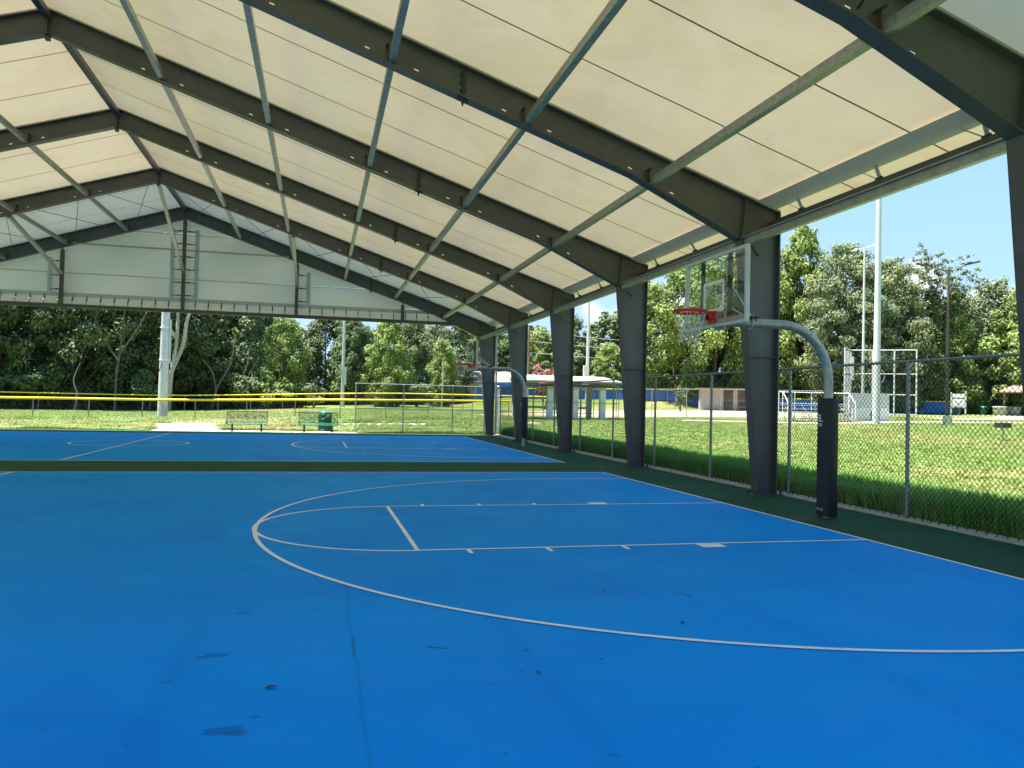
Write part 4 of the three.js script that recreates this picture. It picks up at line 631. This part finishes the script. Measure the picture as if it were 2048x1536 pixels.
const KIND = {
  woodsA: makeTree(11, { w: 4.3, base: 0.0, n: 90, count: 20000, size: 0.165, low: 0.85 }), woodsB: makeTree(23, { w: 4.0, base: 0.03, n: 80, count: 19000, size: 0.165, low: 0.75 }), woodsC: makeTree(37, { w: 4.6, base: 0.0, n: 90, count: 20000, size: 0.16, low: 0.8, lobe: [0.6, 1.2] }),
  canopyA: makeTree(91, { w: 5.2, base: 0.0, n: 90, count: 20000, size: 0.15, low: 0.45, swell: [0.10, 0.62] }), canopyB: makeTree(97, { w: 5.0, base: 0.03, n: 80, count: 18000, size: 0.16, low: 0.4, swell: [0.08, 0.66] }),
  back: makeTree(83, { w: 4.8, base: 0.0, n: 60, count: 9000, size: 0.27, low: 0.95 }),
  poplar: makeTree(41, { w: 3.3, base: 0.0, n: 90, count: 23000, size: 0.14, low: 0.8, lobe: [0.6, 1.05] }), spread: makeTree(53, { w: 5.0, base: 0.06, n: 90, count: 26000, size: 0.13, flat: 0.42, lobe: [0.9, 1.6], low: 0.6 }), bushy: makeTree(67, { w: 4.6, base: 0.0, n: 80, count: 17000, low: 0.95, size: 0.17 }),
};
let seedTree = 1;
function tree(kind, mat, [x, z, h], label, { wide = 1, name = 'tree', bark = M.bark, group } = {}) {
  const R = rng(900 + seedTree++), o = thing(name, gy(x, z), R() * 6.28, label, 'tree', group), k = KIND[kind], s = h / 10;
  const t = addShadow(new THREE.Mesh(k.trunk, bark)); t.name = 'trunk'; const c = addShadow(new THREE.Mesh(k.crown, mat)); c.name = 'crown'; o.add(t, c);
  o.scale.set(s * wide, s, s * wide); return o;
}
const WL = 'dense tree in shade darkened green in the wood behind the outfield fence', WG = 'trees of the wood behind the outfield';
const kinds = ['woodsA', 'woodsB', 'woodsC'];
[[-33.4, -67.4, 15], [-30.6, -71.9, 17], [-27.9, -68, 15.5], [-25.2, -73, 17], [-22.4, -71.5, 15], [-19.6, -77, 17], [-16.9, -73.5, 14.5], [-36.8, -66.4, 16], [-40.2, -64.2, 16], [-44, -62, 16], [-38, -75, 19], [-33, -79, 20], [-28, -82, 20], [-23, -85, 20], [-18.5, -87, 19], [-43.5, -71, 19]].forEach((p, i) => tree(i % 3 ? 'canopyA' : 'canopyB', i % 4 === 1 ? LEAF.mid : LEAF.deep, p, WL, { wide: 0.86, group: WG }));
tree('woodsB', LEAF.mid, [-14.6, -80.5, 12.6], 'mid green tree at the end of the dark wood, by the gap of sky', { wide: 0.75 });
tree('bushy', LEAF.bright, [-9.9, -72.0, 9.3], 'sunlit bushy tree behind the outfield, left of the slender pole', { wide: 0.78 });
tree('woodsC', LEAF.mid, [-13.0, -90, 11.5], 'hazy tree showing through the gap of sky behind the sunlit bushy tree', { wide: 0.8 });
tree('woodsA', LEAF.deep, [-5.4, -86, 11.4], 'dark rounded tree standing directly behind the slender pole', { wide: 0.9 });
tree('woodsB', LEAF.mid, [-2.6, -82.5, 11.0], 'tall viny green tree right beside the slender pole', { wide: 0.7 });
tree('bushy', LEAF.bright, [0.6, -71.8, 9.6], 'large sunlit bright green tree behind the end fence', { wide: 0.72 });
tree('woodsA', LEAF.deep, [4.4, -83, 10.6], 'dark tree between the two sunlit trees behind the end fence', { wide: 0.8 });
tree('bushy', LEAF.bright, [6.6, -73.5, 7.2], 'yellowish young tree beside the distant hoop', { wide: 0.7 });
tree('woodsC', LEAF.pale, [10.2, -92, 11.8], 'pale grey green tree behind the distant backboard', { wide: 1.0 });
tree('woodsB', LEAF.mid, [14.8, -96, 12.2], 'green tree behind the low house', { wide: 0.9 });
tree('woodsA', LEAF.mid, [20.2, -97, 11.8], 'broad green tree seen between two steel columns behind the utility pole', { wide: 0.9 });
tree('bushy', LEAF.bright, [23.0, -92, 9.2], 'bright tree rising above the dugout roof', { wide: 0.8 });
tree('woodsC', LEAF.mid, [27.0, -92, 11.4], 'green tree above the dugout roof crossed by power lines', { wide: 0.9 });
tree('woodsB', LEAF.pale, [31.5, -95, 9.6], 'greyish tree crossed by power lines', { wide: 0.9 });
tree('bushy', LEAF.bright, [30.6, -86, 7.2], 'low bright tree behind the bright blue screen wall', { wide: 1.0 });
tree('bushy', LEAF.mid, [20, -90, 6.0], 'low green tree at the end of the blue screen wall', { wide: 1.1 });
tree('bushy', LEAF.mid, [36, -84, 8.0], 'round green tree at the foot of the tall trees', { wide: 1.0 });
tree('canopyB', LEAF.bright, [35.0, -76.0, 16.0], 'tall bright tree seen left of the near backboard', { wide: 0.95 });
tree('canopyA', LEAF.bright, [38.2, -72, 18.5], 'tall bright leafy tree seen through the near glass backboard', { wide: 0.72 });
tree('canopyA', LEAF.mid, [41.5, -72, 17.5], 'tall green tree behind the near rim', { wide: 0.7 });
tree('canopyB', LEAF.deep, [44.5, -71, 18.5], 'dark tall tree behind the steel column by the near hoop', { wide: 0.7 });
tree('poplar', LEAF.bright, [46.2, -66.8, 20.8], 'tallest pointed bright green tree beside the steel column', { wide: 0.62 });
tree('spread', LEAF.pale, [47.6, -61.5, 18.2], 'broad feathery pale tree left of the silver lamp', { wide: 0.66 });
tree('spread', LEAF.pale, [52.0, -60.5, 16.6], 'broad feathery pale tree behind the very tall pole', { wide: 0.66 });
tree('woodsC', LEAF.mid, [56.8, -64.5, 14.8], 'green tree between the very tall pole and the vine covered snag', { wide: 0.75 });
tree('woodsB', LEAF.pale, [62.5, -62.0, 13.6], 'rounded tree right of the vine covered snag', { wide: 0.8 });
tree('woodsA', LEAF.pale, [67.6, -62.2, 15.2], 'grey green tree behind the picnic shelter', { wide: 0.8 });
tree('woodsC', LEAF.bright, [66.5, -57.0, 13.6], 'bright green tree overhanging the picnic shelter', { wide: 0.9 });
tree('bushy', LEAF.bright, [60.0, -60.5, 11.0], 'bright bushy tree behind the stone planters', { wide: 0.85 });
tree('bushy', LEAF.deep, [53.6, -59.5, 10.0], 'dark bushy tree behind the dark lamp post', { wide: 0.85 });
tree('woodsA', LEAF.bright, [71, -52, 14.5], 'bright tree beyond the far side of the picnic shelter', { wide: 0.9 });
tree('woodsB', LEAF.mid, [75, -46, 14.5], 'green tree at the edge of the park lawn past the picnic shelter', { wide: 0.9 });
tree('bushy', LEAF.deep, [41.5, -70.5, 6.0], 'leafy undergrowth tree behind the far dugout', { wide: 1.0 });
tree('bushy', LEAF.mid, [48.5, -62.5, 6.0], 'undergrowth tree behind the bleachers', { wide: 1.0 });
tree('bushy', LEAF.deep, [38.2, -76.0, 6.0], 'undergrowth tree in shade darkened green behind the rim of the near hoop', { wide: 1.0 });
[[33, -92, 12], [37.5, -84, 13], [42.5, -79, 14], [48, -75, 15], [53, -70, 14], [58.5, -69, 13], [64, -68, 13], [70, -67, 14], [76, -58, 14], [82, -42, 14], [87, -31, 14.5], [89, -19, 13.5], [90, -7, 14]].forEach((p, i) => tree('back', i % 2 ? LEAF.deep : LEAF.mid, p, 'deep green tree of the rear row closing the park behind the tall trees', { group: 'rear row of park trees' }));
[[-10, -93, 10.5], [-1.5, -92, 10], [2.5, -95, 10.5], [8, -100, 11], [17, -104, 11.5], [24.5, -101, 10.5]].forEach((p, i) => tree('back', i % 2 ? LEAF.mid : LEAF.deep, p, 'deep green tree of the rear row behind the outfield trees', { group: 'rear row of outfield trees' }));
// vine covered snag with a thin open crown
{
  const o = thing('tree', gy(58.2, -60.0), 0, 'tall snag wrapped in vines with a thin open crown', 'tree'), R = rng(77), lim = [], vin = [], top = [];
  lim.push(limb([V(0, -0.2, 0), V(0.1, 6, 0), V(-0.5, 10, 0), V(-1.6, 14.5, 0.2)], [0.4, 0.3, 0.22, 0.06]), limb([V(0.1, 6, 0), V(1.2, 10, 0.2), V(1.9, 13.5, 0)], [0.25, 0.2, 0.08], 7));
  for (let i = 0; i < 26; i++) { const b = i % 2 ? V(-1.1 + R() * 0.3, 11.5 + R() * 2.5, 0.1) : V(1.5 + R() * 0.3, 11.5 + R() * 1.8, 0.1), e = V(b.x + (R() - 0.5) * 7, b.y + 1.2 + R() * 3.6, (R() - 0.5) * 4); lim.push(limb([b, b.clone().lerp(e, 0.5).add(V(0, 0.4, 0)), e], [0.05, 0.03, 0.012], 4)); for (let k = 0; k < 4; k++) { const p = b.clone().lerp(e, 0.45 + 0.2 * k); top.push([p.x + R() - 0.5, p.y + R() * 0.6, p.z + R() - 0.5, 0.55, 0.4]); } }
  for (let y = 1; y < 13; y += 0.6) { vin.push([-0.1 - Math.max(0, y - 7) * 0.17, y, 0, 1.0 + 0.35 * Math.sin(y * 1.7), 0.8]); if (y > 6.5) vin.push([0.4 + (y - 6.5) * 0.2, y, 0.1, 0.85 + 0.2 * Math.sin(y * 2.3), 0.75]); }
  mesh('trunk', lim, M.barkPale, o); const a = addShadow(new THREE.Mesh(leaves(vin, 7000, 0.22, 5), LEAF.deep)); a.name = 'vines'; const b = addShadow(new THREE.Mesh(leaves(top, 2600, 0.17, 6, 0.8), LEAF.pale)); b.name = 'crown'; o.add(a, b);
}
// pale forked trunks standing in front of the wood
function pale(x, z, pts, label, r0, mat = M.barkPale) { const o = thing('bare_trunk', gy(x, z), 0, label, 'tree trunk'); mesh('trunk', pts.map((p, i) => limb(p.map(q => V(...q)), [r0 * (i ? 0.7 : 1), r0 * 0.75, r0 * 0.45], 8)), mat, o); }
pale(-19.6, -66.4, [[[0, -0.2, 0], [0.1, 3, 0], [0.5, 6, 0], [0.5, 11.5, 0]], [[0.2, 3.6, 0], [1.1, 6.2, 0.1], [1.4, 8.5, 0.2], [2.4, 11, 0]], [[0.5, 6.6, 0], [-0.3, 7.8, 0.1], [-1.0, 10, 0]]], 'tall pale forked trunk at the edge of the dark wood', 0.24);
pale(-16.2, -68.5, [[[0, -0.2, 0], [0.5, 2.2, 0], [1.5, 4.2, 0], [2.0, 7.2, 0]], [[0.4, 1.8, 0], [0.0, 3.6, 0], [-0.9, 4.8, 0]]], 'leaning brown trunk with a side branch at the edge of the dark wood', 0.12, M.bark);
pale(-14.0, -69, [[[0, -0.2, 0], [0.2, 2.2, 0], [0.9, 4.4, 0.2], [1.0, 6, 0]], [[0.3, -0.1, 0.2], [0.6, 2.2, 0.2], [1.6, 4.5, 0.2]]], 'pair of thin saplings beside the leaning trunk', 0.07, M.bark);
pale(-27.0, -65, [[[0, -0.2, 0], [0.2, 1.4, 0], [-0.1, 2.6, 0], [0.4, 4.2, 0]]], 'crooked thin pale sapling in the shade of the dark wood', 0.09);
pale(-23.8, -65.4, [[[0, -0.2, 0], [0, 3, 0], [0.3, 6, 0], [0.5, 9, 0]], [[0.2, 5, 0], [1.4, 7, 0], [2.4, 9, 0]], [[0.1, 4.4, 0], [-1.2, 6.4, 0], [-2.0, 8.4, 0]]], 'grey trunk with spreading limbs inside the dark wood', 0.13, M.bark);
pale(6.1, -70.6, [[[0, -0.2, 0], [0.05, 2.5, 0], [0, 5.2, 0]]], 'straight white trunk against the yellowish young tree', 0.1);
// crape myrtle and shrubs
{
  const shrub = (x, z, w, h, mat, n, label, cat = 'shrub', seed = 3, size = 0.16, stems = true) => {
    const o = thing(cat === 'shrub' ? 'shrub' : 'flowering_tree', gy(x, z), 0, label, cat), R = rng(seed), l = [], s = [];
    for (let i = 0; i < 16; i++) { const a = R() * 6.28, r = w * 0.42 * Math.sqrt(R()), y = h * (0.25 + 0.65 * R()); l.push([Math.cos(a) * r, y, Math.sin(a) * r, w * 0.2, h * 0.16]); if (i < 6) s.push(limb([V(0, -0.1, 0), V(Math.cos(a) * r * 0.4, y * 0.5, Math.sin(a) * r * 0.4), V(Math.cos(a) * r, y, Math.sin(a) * r)], [0.05, 0.03, 0.012], 5)); }
    mesh('stems', s, M.bark, o); const c = addShadow(new THREE.Mesh(leaves(l, n, size, seed + 1), mat)); c.name = 'foliage'; o.add(c); return [o, l];
  };
  const [cm, ll] = shrub(17.6, -72, 3.4, 4.6, LEAF.mid, 1600, 'crape myrtle with pink blossom behind the near dugout', 'tree', 31); const bl = addShadow(new THREE.Mesh(leaves(ll.filter((_, i) => i % 2).map(q => [q[0], q[1] + 0.3, q[2], q[3] * 0.8, q[4]]), 1500, 0.15, 44), LEAF.pink)); bl.name = 'blossom'; cm.add(bl);
  shrub(-10.6, -69.5, 4.2, 2.6, LEAF.bright, 2600, 'bright round shrub by the outfield fence under the sunlit bushy tree', 'shrub', 7); shrub(-6.8, -70.6, 3.6, 2.4, LEAF.pale, 2200, 'pale shrub by the outfield fence near the slender pole', 'shrub', 9);
  shrub(-13.4, -69.5, 4, 4.4, LEAF.mid, 3000, 'tall green shrub at the edge of the dark wood', 'shrub', 13); shrub(-21.6, -66.8, 3.4, 3.8, LEAF.mid, 2400, 'shrub with mid green leaves before the grey trunk', 'shrub', 15); shrub(-30, -64.6, 5, 3.2, LEAF.deep, 2600, 'dark low shrub in front of the dark wood', 'shrub', 16); shrub(3.4, -70, 4.2, 2.4, LEAF.mid, 2600, 'green shrub by the outfield fence behind the end fence', 'shrub', 19);
  shrub(28.2, -60.5, 1.5, 2.7, LEAF.pale, 900, 'pale spindly shrub beside the grey block dugout', 'shrub', 21, 0.12); shrub(57.0, -57.8, 1.6, 2.2, LEAF.mid, 900, 'small conical shrub against the dark blue fence', 'shrub', 23, 0.12);
  for (const [x, z] of [[22.6, -84.6], [25.2, -84.4], [28.0, -83.4]]) { const o = thing('conifer', gy(x, z), 0, 'small dark conifer in front of the blue screen wall', 'tree', 'small conifers'), l = []; for (let i = 0; i < 7; i++) l.push([0, 0.2 + i * 0.23, 0, 0.42 - 0.05 * i, 0.2]); mesh('trunk', rod(V(0, -0.1, 0), V(0, 1.5, 0), 0.05, 0.02, 6), M.bark, o); const c = addShadow(new THREE.Mesh(leaves(l, 420, 0.12, 5), LEAF.deep)); c.name = 'crown'; o.add(c); }
}

// ---------------------------------------------------------------- grass
function tuft(seed, n, h, spread) {
  const R = rng(seed), pos = [], nor = []; for (let i = 0; i < n; i++) {
    const a = R() * 6.28, x = Math.cos(a) * spread * R(), z = Math.sin(a) * spread * R(), hh = h * (0.55 + 0.6 * R()), b = R() * 6.28, lean = hh * (0.15 + 0.5 * R()), w = 0.006 + 0.005 * R(), dx = Math.cos(b), dz = Math.sin(b), px = -dz * w, pz = dx * w;
    const P0 = [x - px, -0.03, z - pz], P1 = [x + px, -0.03, z + pz], m = [x + dx * lean * 0.35, hh * 0.6, z + dz * lean * 0.35], P2 = [m[0] - px * 0.8, m[1], m[2] - pz * 0.8], P3 = [m[0] + px * 0.8, m[1], m[2] + pz * 0.8], P4 = [x + dx * lean, hh, z + dz * lean];
    for (const p of [P0, P1, P3, P0, P3, P2, P2, P3, P4]) pos.push(...p);
  }
  const g = new THREE.BufferGeometry(); g.setAttribute('position', new THREE.Float32BufferAttribute(pos, 3)); g.computeVertexNormals(); return g;
}
const grassMat = new THREE.MeshPhysicalMaterial({ color: lin(1, 1, 1), roughness: 0.8, transmission: 0.3, thickness: 0, side: THREE.DoubleSide });
function lawn(name, label, geo, list) {
  const m = new THREE.InstancedMesh(geo, grassMat, list.length), d = new THREE.Object3D(), c = new THREE.Color();
  list.forEach(([x, z, s, a, r, g, b], i) => { d.position.set(x, height(x, z), z); d.rotation.y = a; d.scale.set(s[0], s[1], s[0]); d.updateMatrix(); m.setMatrixAt(i, d.matrix); m.setColorAt(i, c.setRGB(r, g, b)); });
  m.name = name; addShadow(m); stuff(m); tag(m, label, 'grass'); scene.add(m);
}
{
  const R = rng(4242), col = (x, z, extra = 0) => { const k = clamp(dryness(x, z) * 0.9 + extra + (R() < 0.12 ? 0.5 : 0)), v = 0.75 + 0.5 * R(); return [(0.150 + 0.19 * k) * v, (0.245 + 0.07 * k) * v, (0.032 + 0.08 * k) * v]; };
  const inside = (x, z) => x < 2.15 + XF(z) && x > -28.3 && z > -28.5 && z < 10.7;
  const paths = (x, z) => (z > -29.9 && z < -28.3 && x > -14.2 && x < -4.6) || (Math.abs(x - (-12.55 - (-29.3 - z) * 0.17)) < 1.5 && z < -29 && z > -36.6) || (z < -35.8 && z > -36.9 && x > -14.5 && x < 7 && Math.sin(x * 9.7) > -0.6);
  const a = [], b = [], c = [];
  for (let i = 0; i < 26000; i++) { const z = 8 - R() * 38, x = 2.2 + XF(z) + Math.pow(R(), 1.4) * 3.6, h = (1 - ss(1.2, 3.4, x - 2.2)) * (0.6 + 0.8 * fbm(x * 0.7, 3, z * 0.7, 2)); { const c = col(x, z, -0.3); a.push([x, z, [0.8 + 0.5 * R(), 0.45 + 0.85 * h + 0.2 * R()], R() * 6.28, c[0] * 1.05, c[1] * 1.5, c[2] * 1.2]); } }
  for (let i = 0; i < 110000; i++) { const r = 12 + 66 * Math.pow(R(), 0.9), an = (-24 + 78 * R()) * Math.PI / 180, x = CX + Math.sin(an) * r, z = CZ - Math.cos(an) * r; if (inside(x, z) || paths(x, z) || (z > -45 && x < 30 && z < -36 && r > 61) || (x > 12 && z < -44.5 && x < 36)) continue; b.push([x, z, [0.8 + 0.6 * R() + r * 0.004, 0.4 + 0.4 * R()], R() * 6.28, ...col(x, z)]); }
  for (let i = 0; i < 30000; i++) { const x = -27 + 33 * R(), z = -28.6 - Math.pow(R(), 1.3) * 13; if (paths(x, z)) continue; const h = ss(0.4, 0.7, fbm(x * 0.5, 1, z * 0.5, 3)); c.push([x, z, [1.0 + 0.6 * R(), 0.5 + 0.6 * h + 0.2 * R()], R() * 6.28, ...col(x, z, 0.06)]); }
  lawn('tall_grass', 'uncut green grass along the outside of the tall fence', tuft(1, 9, 0.30, 0.09), a);
  lawn('lawn', 'patchy sunlit lawn stretching to the ball field', tuft(2, 8, 0.10, 0.12), b);
  lawn('meadow_grass', 'sunny rough grass behind the benches', tuft(3, 9, 0.18, 0.12), c);
}

renderer.render(scene, camera);
